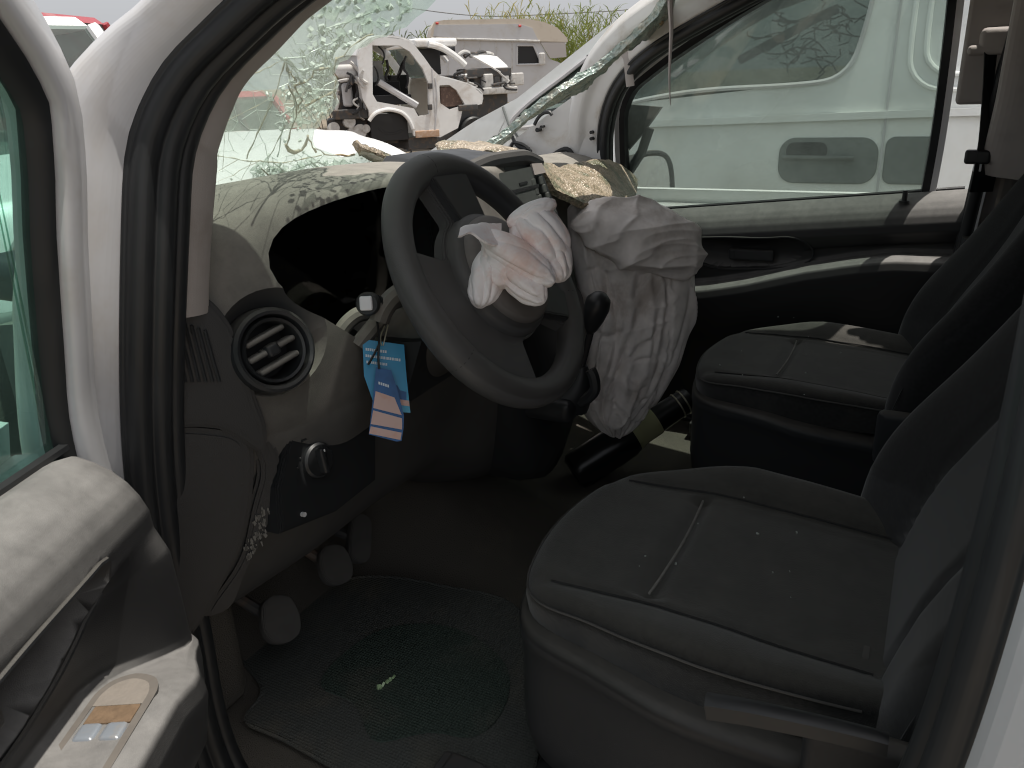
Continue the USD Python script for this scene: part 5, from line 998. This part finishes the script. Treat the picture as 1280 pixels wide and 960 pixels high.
obj('windscreen', Y1.put(fixn(sheet(A([[(l + .12 * sin(d / 1.8 * pi), d, z) for l, z in resamp(A(P_), 10)] for d in np.linspace(.08, 1.72, 8)]), .01))), dark_pane, V1)
P_ = [Y1.px(*zz(*q)) for q in [(600, 304), (690, 326), (770, 356), (812, 396), (806, 440)]]
obj('bonnet', Y1.put(fixn(sheet(A([[(l + .10 * sin(d / 1.8 * pi), d, z) for l, z in resamp(A(P_), 12)] for d in np.linspace(.02, 1.78, 8)]), .02))), yard_white, V1)
bx_ = lambda u0, v0, u1, v1, d0, d1_: (lambda a, b: rbox(((a[0] + b[0]) / 2, (d0 + d1_) / 2, (a[1] + b[1]) / 2), (abs(b[0] - a[0]), d1_ - d0, abs(b[1] - a[1])), .02))(Y1.px(*zz(u0, v0)), Y1.px(*zz(u1, v1)))
obj('lamp_housing', Y1.put(bx_(606, 355, 720, 450, .06, .25)), orange_glass, V1)
obj('back_wall', Y1.put(bx_(210, 190, 235, 470, .08, 1.74)), grey_panel, V1)
obj('inner_panel', Y1.put(bx_(262, 215, 425, 330, 1.30, 1.36)), grey_panel, V1)
obj('cab_seat', Y1.put(cat(bx_(270, 330, 450, 440, .5, 1.2), bx_(435, 290, 545, 400, 1.2, 1.6), bx_(270, 400, 470, 440, .1, 1.6))), fabric_side, V1)
a_, b_ = Y1.px(*zz(305, 330)), Y1.px(*zz(490, 448)); obj('loose_beam', Y1.put(tube(A([(a_[0], .15, a_[1]), (b_[0], .05, b_[1])]), .06, 6)), grey_panel, V1)
a_ = [Y1.px(*zz(*q)) for q in [(365, 215), (372, 260), (360, 300), (370, 320)]]; obj('hanging_hose', Y1.put(tube(resamp(A([(l, .4, z) for l, z in a_]), 12), .025, 6)), black, V1)
obj('steering_wheel', Y1.put(place(tube(np.column_stack([circ(.17, 30), np.zeros(30)]), .02, 6, closed=True), basis((-1, .2, .5)), (Y1.px(*zz(455, 260))[0], .6, Y1.px(*zz(455, 260))[1]))), black, V1)
ar = [Y1.px(*zz(*q)) for q in [(245, 525), (285, 482), (335, 468), (400, 480), (440, 514), (464, 565)]]; obj('arch_lip', Y1.put(tube(resamp(A([(l, -.01, z) for l, z in ar]), 24), .035, 8)), yard_white, V1)
obj('arch_liner', Y1.put(bx_(255, 490, 455, 620, .10, .5)), black, V1)
obj('sill_rust', Y1.put(bx_(475, 575, 598, 602, -.02, .02)), mat('rusty_sill', (.40, .26, .17), .8, dirt=((.6, .55, .5), .6, 5.)), V1)
c_ = Y1.px(*zz(572, 435)); obj('door_edge', Y1.put(rbox((c_[0], -.004, c_[1] + .1), (.02, .012, 1.0), .004)), grey_panel, V1)
for l_, nm in ((350, 'axle_block'),): obj(nm, Y1.put(cat(bx_(330, 560, 420, 640, .3, .9), bx_(450, 610, 600, 660, .1, 1.5))), dark_metal, V1)
wheel(V1, Y1, Y1.px(*zz(360, 600))[0], 1.3, .33)
# 2: engine and chassis junk to its left
Y2 = Yard(440, 15.2, 10); V2 = thing('scrap_engine', 'heap of stripped engine parts standing left of the white cab', 'engine', Y2.o)
def b2(u0, v0, u1, v1, d0, d1_, r=.03): a, b = Y2.px(*zz(u0, v0)), Y2.px(*zz(u1, v1)); return rbox(((a[0] + b[0]) / 2, (d0 + d1_) / 2, (a[1] + b[1]) / 2), (abs(b[0] - a[0]), d1_ - d0, abs(b[1] - a[1])), r)
obj('tank', Y2.put(wob(b2(68, 245, 190, 312, 0, .5, .08), .03, 4)), pale_metal, V2)
obj('reservoir', Y2.put(b2(104, 335, 170, 455, .05, .4, .06)), grey_panel, V2)
obj('chassis_beam', Y2.put(b2(60, 470, 245, 512, .0, .25)), dark_metal, V2)
obj('engine_block', Y2.put(cat(b2(40, 300, 215, 470, .3, .9), b2(30, 520, 250, 620, .2, .9), b2(175, 320, 215, 460, .1, .4))), dark_metal, V2)
for q in [((150, 230), (200, 290), (215, 360)), ((60, 300), (90, 380), (80, 470)), ((180, 300), (205, 400), (190, 470)), ((90, 330), (150, 320), (200, 340))]:
    obj('pipe', Y2.put(tube(resamp(A([(*Y2.px(*zz(*p))[:1], -.05, Y2.px(*zz(*p))[1]) for p in q]), 12), .03, 6)), pale_metal, V2)
for k in range(6):
    u, v = rr.uniform(60, 230), rr.uniform(525, 585); obj('gear_part', Y2.put(place(trimesh.creation.cylinder(rr.uniform(.06, .13), .15, sections=14), basis((0.2, -1, .1)), (Y2.px(*zz(u, v))[0], .1, Y2.px(*zz(u, v))[1]))), pale_metal, V2)
# 3: second wreck with its engine bay open
Y3 = Yard(610, 18.5, 30); V3 = thing('wrecked_van', 'white van wreck with bent bonnet and bare engine bay behind the stripped cab', 'van wreck', Y3.o)
def b3(u0, v0, u1, v1, d0, d1_, r=.03): a, b = Y3.px(*zz(u0, v0)), Y3.px(*zz(u1, v1)); return rbox(((a[0] + b[0]) / 2, (d0 + d1_) / 2, (a[1] + b[1]) / 2), (abs(b[0] - a[0]), d1_ - d0, abs(b[1] - a[1])), r)
def t3(pts, r, d=0.): return Y3.put(tube(resamp(A([(Y3.px(*zz(*p))[0], d, Y3.px(*zz(*p))[1]) for p in pts]), 14), r, 8))
obj('roof', Y3.put(b3(470, 112, 690, 150, 0, 1.7, .06)), yard_white, V3)
obj('windscreen_pillar', t3([(540, 140), (600, 155), (660, 190), (725, 245)], .07), yard_white, V3); obj('windscreen_pillar', t3([(690, 120), (740, 150), (800, 215)], .06, 1.6), yard_white, V3)
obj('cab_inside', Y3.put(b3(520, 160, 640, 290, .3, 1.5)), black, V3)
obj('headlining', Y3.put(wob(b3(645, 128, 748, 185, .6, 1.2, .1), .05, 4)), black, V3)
q3 = [[Y3.px(*zz(*p)) for p in r] for r in ([(760, 205), (830, 245), (900, 285)], [(870, 195), (930, 240), (965, 295)], [(960, 200), (1010, 245), (1028, 285)])]
obj('bonnet', Y3.put(fixn(sheet(A([[(l, j * .35, z) for l, z in r] for j, r in enumerate(q3)]), .03))), yard_white, V3, 'bent bonnet of the wreck')
for p in [(700, 265, 960, 300, .0, .2), (730, 290, 790, 360, .1, .6), (815, 290, 865, 355, -.05, .2), (870, 300, 905, 360, 0, .4), (910, 295, 950, 365, .0, .5)]:
    obj('engine_part', Y3.put(b3(*p)), pale_metal if p[0] in (815, 910) else dark_metal, V3)
obj('front_beam', Y3.put(b3(740, 362, 980, 385, -.1, .1)), pale_metal, V3); obj('wing', Y3.put(b3(700, 290, 745, 420, -.05, .1)), yard_white, V3); obj('lower_body', Y3.put(b3(560, 300, 960, 620, .1, 1.6)), dark_metal, V3)
obj('lamp_pod', Y3.put(b3(955, 285, 1020, 345, -.02, .3)), pale_metal, V3)
for k in range(5): u = 780 + 28 * k; obj('broken_piece', t3([(u, 190 + 6 * (k % 2)), (u + 30, 172 + 8 * (k % 3)), (u + 62, 188)], .05, .8), dark_metal if k % 2 else pale_metal, V3)
wheel(V3, Y3, Y3.px(*zz(760, 480))[0], -.1, .33)
for k in range(14):
    u, v = rr.uniform(700, 950), rr.uniform(275, 340); q = [(u, v), (u + rr.normal(0, 25), v + rr.uniform(5, 25)), (u + rr.normal(0, 40), v + rr.uniform(10, 45))]
    obj('loose_hose', t3(q, rr.uniform(.012, .03), -.08), [black, dark_metal, pale_metal][k % 3], V3)
for k in range(12):
    u, v = rr.uniform(70, 220), rr.uniform(240, 480); q = [(u, v), (u + rr.normal(0, 15), v + rr.uniform(15, 40)), (u + rr.normal(0, 25), v + rr.uniform(30, 80))]
    obj('loose_hose', Y2.put(tube(resamp(A([(Y2.px(*zz(*p))[0], -.12, Y2.px(*zz(*p))[1]) for p in q]), 10), rr.uniform(.012, .028), 6)), [black, dark_metal, pale_metal][k % 3], V2)
for q, r in [([(300, 150), (330, 190), (320, 240)], .015), ([(440, 200), (430, 260), (450, 300), (440, 360)], .02), ([(280, 250), (300, 300), (285, 350)], .015), ([(470, 470), (500, 500), (480, 560), (520, 590)], .02), ([(600, 440), (640, 460), (700, 445)], .02), ([(300, 560), (350, 590), (420, 570)], .03)]:
    obj('hanging_wire', Y1.put(tube(resamp(A([(Y1.px(*zz(*p))[0], .12, Y1.px(*zz(*p))[1]) for p in q]), 14), r, 6)), black, V1)
obj('door_hinge', Y1.put(cat(*[rbox((Y1.px(*zz(548, y))[0], -.02, Y1.px(*zz(548, y))[1]), (.08, .05, .10), .01) for y in (350, 455)])), dark_metal, V1)
obj('bumper_bracket', Y1.put(bx_(690, 445, 790, 470, -.02, .5)), dark_metal, V1)
obj('wing_crease', Y1.put(tube(resamp(A([(Y1.px(*zz(*p))[0], -.006, Y1.px(*zz(*p))[1]) for p in [(575, 310), (585, 400), (580, 500), (572, 590)]]), 16), .012, 6)), grey_panel, V1)
jk = []
for k in range(260):
    p = far(rr.uniform(250, 760), 480, rr.uniform(9, 24)); s_k = rr.uniform(.03, .22) * (.4 + .6 * rr.random()); R_ = trimesh.transformations.random_rotation_matrix(rr.random(3))[:3, :3]
    jk.append(place(trimesh.creation.box(A([1, rr.uniform(.3, 1), rr.uniform(.1, .5)]) * s_k), R_, A([p[0], p[1], s_k * .15])))
obj('scrap_litter', cat(*jk), dark_metal, None, 'small dark scrap and stones strewn over the dry ground of the yard', 'scrap', kind='stuff', smooth=False)
# 4: high roofed van
Y4 = Yard(625, 26, 8); V4 = thing('high_roof_van', 'old grey van with a tall cream roof standing at the back of the yard', 'van', Y4.o)
def p4(*pts): return Y4.poly([zz(*q) for q in pts])
obj('body', Y4.put(slab(p4((552, 118), (740, 118), (1098, 128), (1150, 215), (1215, 240), (1230, 430), (552, 430)).difference(p4((985, 146), (1068, 146), (1108, 240), (985, 244))), 2.0, SLD, (0, 0, 0), .0)), grey_panel, V4)
rp4 = [Y4.px(*zz(*q)) for q in [(553, 116), (562, 60), (575, 32), (620, 24), (900, 18), (1040, 18), (1120, 34), (1185, 62), (1232, 112), (1236, 126)]]
obj('roof', Y4.put(slab(Polygon(rp4).buffer(.02), 2.04, SLD, (0, -.02, 0))), cream, V4)
rs4 = Y4.poly([zz(*q) for q in [(566, 102), (572, 60), (582, 44), (1000, 40), (1060, 60), (1090, 120), (740, 112)]]); obj('roof_side', Y4.put(slab(rs4, .02, SLD, (0, -.036, 0))), grey_panel, V4)
obj('cab_window', Y4.put(slab(p4((985, 146), (1068, 146), (1108, 240), (985, 244)), .02, SLD, (0, .02, 0))), black, V4)
obj('window_frame', Y4.put(tube(resamp(A([(l, -.01, z) for l, z in [Y4.px(*zz(*q)) for q in [(985, 146), (1068, 146), (1108, 240), (985, 244)]]]), 40, True, False), .03, 6, closed=True)), grey_panel, V4)
obj('front_screen', Y4.put(slab(p4((1102, 132), (1226, 132), (1232, 205), (1150, 212)), .03, SLD, (0, -.03, 0))), mat('pinkish_screen', (.40, .37, .355), .15, spec=.8), V4)
obj('door_mirror', Y4.put(rbox((Y4.px(*zz(1105, 215))[0], -.15, Y4.px(*zz(1105, 215))[1]), (.2, .1, .35), .05)), pale_metal, V4)
for x in (640, 720, 800, 880, 960):
    a_, b_ = Y4.px(*zz(x, 124)), Y4.px(*zz(x, 300)); obj('body_seam', Y4.put(tube(A([(a_[0], -.004, a_[1]), (b_[0], -.004, b_[1])]), .02, 5)), pale_metal, V4)
a_, b_ = Y4.px(*zz(556, 112)), Y4.px(*zz(1098, 126)); obj('roof_gutter', Y4.put(tube(A([(a_[0], -.05, a_[1]), (b_[0], -.05, b_[1])]), .03, 6)), pale_metal, V4)
for u, v in ((585, 37), (998, 50)): c_ = Y4.px(*zz(u, v)); obj('marker_lamp', Y4.put(rbox((c_[0], -.05, c_[1]), (.09, .05, .06), .02)), red_plastic, V4)
wheel(V4, Y4, Y4.px(*zz(1100, 430))[0], -.02, .36); wheel(V4, Y4, Y4.px(*zz(620, 430))[0], -.02, .36)
# 5: cars further left
def car(name, label, cat_, loc, rot, L, W_, H, paint, win_m, hood=.95, roof_span=(.30, .86), group=None):
    C_ = thing(name, label, cat_, loc, group, rotz=rot)
    st = []
    xs_ = np.linspace(-L / 2, L / 2, 40)
    def top(t): return np.interp(t, [0, .04, .22, roof_span[0] + .04, .45, roof_span[1] - .05, roof_span[1] + .06, .97, 1], [.55, hood * .84, hood, hood + .02, hood + .03, hood + .05, hood, hood * .95, .6])
    for i, x in enumerate(xs_):
        t = (x + L / 2) / L; w = W_ / 2 * (1 - .25 * abs(2 * t - 1) ** 6); h_ = top(t)
        st.append([(x, -w * .92, .25), (x, -w, .45), (x, -w, h_ * .75), (x, -w * .95, h_ - .04), (x, -w * .80, h_), (x, 0, h_ + .03), (x, w * .80, h_), (x, w * .95, h_ - .04), (x, w, h_ * .75), (x, w, .45), (x, w * .92, .25)])
    obj('body', fixn(grid(A(st), cv=True, caps=True)), paint, C_, smooth=50)
    r0, r1 = -L / 2 + roof_span[0] * L, -L / 2 + roof_span[1] * L
    def cab(k, zt, inset): return [(r0 + .30 * k - (1 - k) * .22, -W_ * .46 + .16 * k + inset, zt), (r1 - .22 * k + (1 - k) * .12, -W_ * .46 + .16 * k + inset, zt), (r1 - .22 * k + (1 - k) * .12, W_ * .46 - .16 * k - inset, zt), (r0 + .30 * k - (1 - k) * .22, W_ * .46 - .16 * k - inset, zt)]
    obj('glasshouse', hull(cab(0, hood - .06, .02) + cab(1, H - .04, .02)), win_m, C_)
    obj('roof', hull([A(p) + A([0, 0, z]) for p in cab(1, H - .06, 0) for z in (0, .0)] + [A(p) * A([.93, .9, 1]) + A([0, 0, .07]) for p in cab(1, H - .06, 0)]), paint, C_, smooth=50)
    a0, a1 = cab(0, hood - .06, 0), cab(1, H - .05, 0)
    for k in range(4): obj('roof_pillar', tube(A([a0[k], a1[k]]), .045, 6), paint, C_)
    for s in (-1, 1):
        obj('middle_pillar', tube(A([((r0 + r1) / 2, s * W_ * .46, hood - .05), ((r0 + r1) / 2, s * (W_ * .46 - .16), H - .05)]), .04, 6), paint, C_)
        for x in (-L * .31, L * .30):
            w_ = .2
            obj('tyre', fixn(grid(A([np.column_stack([x + circ(q, 28)[:, 0], np.full(28, s * (W_ / 2 - .09) + y), .31 + circ(q, 28)[:, 1]]) for y, q in ((-w_ / 2, .15), (-w_ / 2, .28), (-.07, .31), (.07, .31), (w_ / 2, .28), (w_ / 2, .15))]), cv=True, caps=True)), rubber, C_)
            obj('wheel_rim', fixn(grid(A([np.column_stack([x + circ(q, 24)[:, 0], np.full(24, s * (W_ / 2 - .09) + y), .31 + circ(q, 24)[:, 1]]) for y, q in ((-.09, .18), (.095, .19), (.105, .10), (.09, .04))]), cv=True, caps=True)), steel, C_)
        obj('headlight', rbox((-L / 2 + .12, s * W_ * .36, .68), (.12, .30, .14), .05), grey_panel, C_)
        obj('door_seam', tube(A([(r0 + .1, s * (W_ / 2 + .001), .40), (r0 + .05, s * (W_ / 2 + .001), hood * .75)]), .006, 4), black, C_)
    obj('bumper', rbox((-L / 2 + .04, 0, .46), (.14, W_ * .86, .20), .06), handle_grey, C_)
    return C_
p = far(265, 480, 8.5); car('red_car', 'faded red car parked beyond the bonnet, seen through the cracked windscreen', 'car', (p[0], p[1], 0), 250, 4.0, 1.68, 1.40, red_paint, dark_pane, hood=.90)
p = far(100, 480, 9.0); car('red_van', 'red van with grey windows beside the hinge of the open driver door', 'van', (p[0], p[1], 0), 200, 4.4, 1.8, 2.22, red_paint, handle_grey, hood=1.25, roof_span=(.22, .97))
p = far(35, 480, 5.3); car('white_estate', 'white tall car in the gap above the open driver door', 'car', (p[0], p[1], 0), 75, 4.2, 1.75, 1.86, white_body, dark_pane, hood=1.15, roof_span=(.25, .95))
# reeds and bushes at the back
def reeds(name, label, cat_, u, D, h_, n, spread, mt, seed, lean=.35, wid=.05, group=None):
    r_ = np.random.default_rng(seed); p = far(u, 480, D); R_ = thing(name, label, cat_, (p[0], p[1], 0), group); vs, fs, st = [], [], []
    for k in range(n):
        b = A([r_.normal(0, spread), r_.normal(0, spread * .5), 0]); hh = h_ * r_.uniform(.55, 1.05); dx, dy = r_.normal(0, lean * hh * .5, 2)
        top = b + A([dx, dy, hh])
        if k % 6 == 0: st.append(tube(A([b, b * .5 + top * .5 + A([0, 0, hh * .06]), top]), A([.02, .014, .006]), 4))
        for j in range(5):
            f = r_.uniform(.35, 1.0); q = b + (top - b) * f + A([0, 0, hh * .2 * f * (1 - f)]); a = r_.uniform(0, 6.28); l = r_.uniform(.35, .9) * h_ * .22; up_ = r_.uniform(.5, 2.2)
            e = A([cos(a), sin(a), up_]); e /= np.linalg.norm(e); sd = np.cross(e, r_.normal(0, 1, 3)); sd /= np.linalg.norm(sd); w_ = wid * r_.uniform(.35, .8); i0 = len(vs)
            vs += [q - sd * w_ * .3, q + sd * w_ * .3, q + e * l * .5 + sd * w_ * .5 + A([0, 0, l * .05]), q + e * l * .5 - sd * w_ * .5 + A([0, 0, l * .05]), q + e * l - A([0, 0, l * .2])]
            fs += [(i0, i0 + 1, i0 + 2), (i0, i0 + 2, i0 + 3), (i0 + 3, i0 + 2, i0 + 4)]
    obj('leaves', T(A(vs), A(fs)), mt, R_, kind='stuff', smooth=False); obj('stems', cat(*st), bark if mt is leaf_c else leaf_b, R_, kind='stuff')
G = 'clumps of reeds along the back of the yard'
for i, (u, D, h_, n, sp, mt, lab) in enumerate([(625, 33, 3.45, 260, 1.0, leaf_a, 'green reed clump over the front end of the high roof of the old van'), (668, 32, 3.65, 300, .9, leaf_b, 'tall yellowish reed clump right above the nose of the old van'), (712, 31, 3.55, 300, .9, leaf_a, 'dense green reed clump between the old van and the neighbouring white van'), (755, 31, 3.3, 260, .9, leaf_a, 'ragged green reed clump nearest the white van pillar'), (585, 36, 3.1, 220, 1.1, leaf_a, 'low reed tips showing behind the middle of the tall cream roof')]):
    reeds('reed_clump', lab, 'reeds', u, D, h_, n, sp, mt, 40 + i, group=G)
for i, (u, D, h_, n, sp, lab) in enumerate([(492, 30, 3.0, 240, .55, 'small olive bush by the torn edge of the windscreen glass'), (520, 32, 3.0, 160, .5, 'thin grey green bush left of the old van roof'), (462, 29, 2.5, 200, .6, 'low dark bush above the roof of the stripped cab'), (800, 34, 3.2, 200, .9, 'bush behind the pillar of the neighbouring white van')]):
    reeds('bush', lab, 'bush', u, D, h_, n, sp, leaf_c, 60 + i, .5, .07)
for u0, v0, u1, v1 in ((560, 60, 800, 18), (600, 50, 800, 28)):
    pass
obj('power_line', tube(resamp(A([far(500, 8, 40), far(640, 20, 40), far(760, 14, 40), far(900, -10, 40)]), 40), .02, 4), black, None, 'thin overhead cable crossing the pale sky above the reeds', 'cable')
tag(stage.GetPrimAtPath('/World/bottle'), None)

# crumbs of glass and grit scattered by the crash
gc = []
for k in range(200):
    m = k % 2 if k < 180 else 2 + k % 2
    if m == 0: p = A([rr.uniform(-.70, -.1), rr.uniform(.30, .44), 1.297 + rr.uniform(0, .012)])
    elif m == 1: p = A([rr.uniform(-.74, -.2), rr.uniform(-.1, .38), .4745])
    elif m == 2: p = A([-.415 + rr.normal(0, .10), rr.uniform(-.50, -.16), .826])
    else: p = A([.43 + rr.normal(0, .10), rr.uniform(-.45, -.16), .826])
    s_k = rr.uniform(.0012, .0038); R_ = trimesh.transformations.random_rotation_matrix(rr.random(3))[:3, :3]
    gc.append(place(trimesh.creation.box(A([1, .8, .6]) * s_k), R_, p))
obj('glass_crumbs', cat(*gc), mat('crumb_grey', (.34, .36, .33), .4), None, 'tiny loose glass crumbs and grit scattered over dashboard, seats and cab floor', 'glass crumbs', kind='stuff', smooth=False)
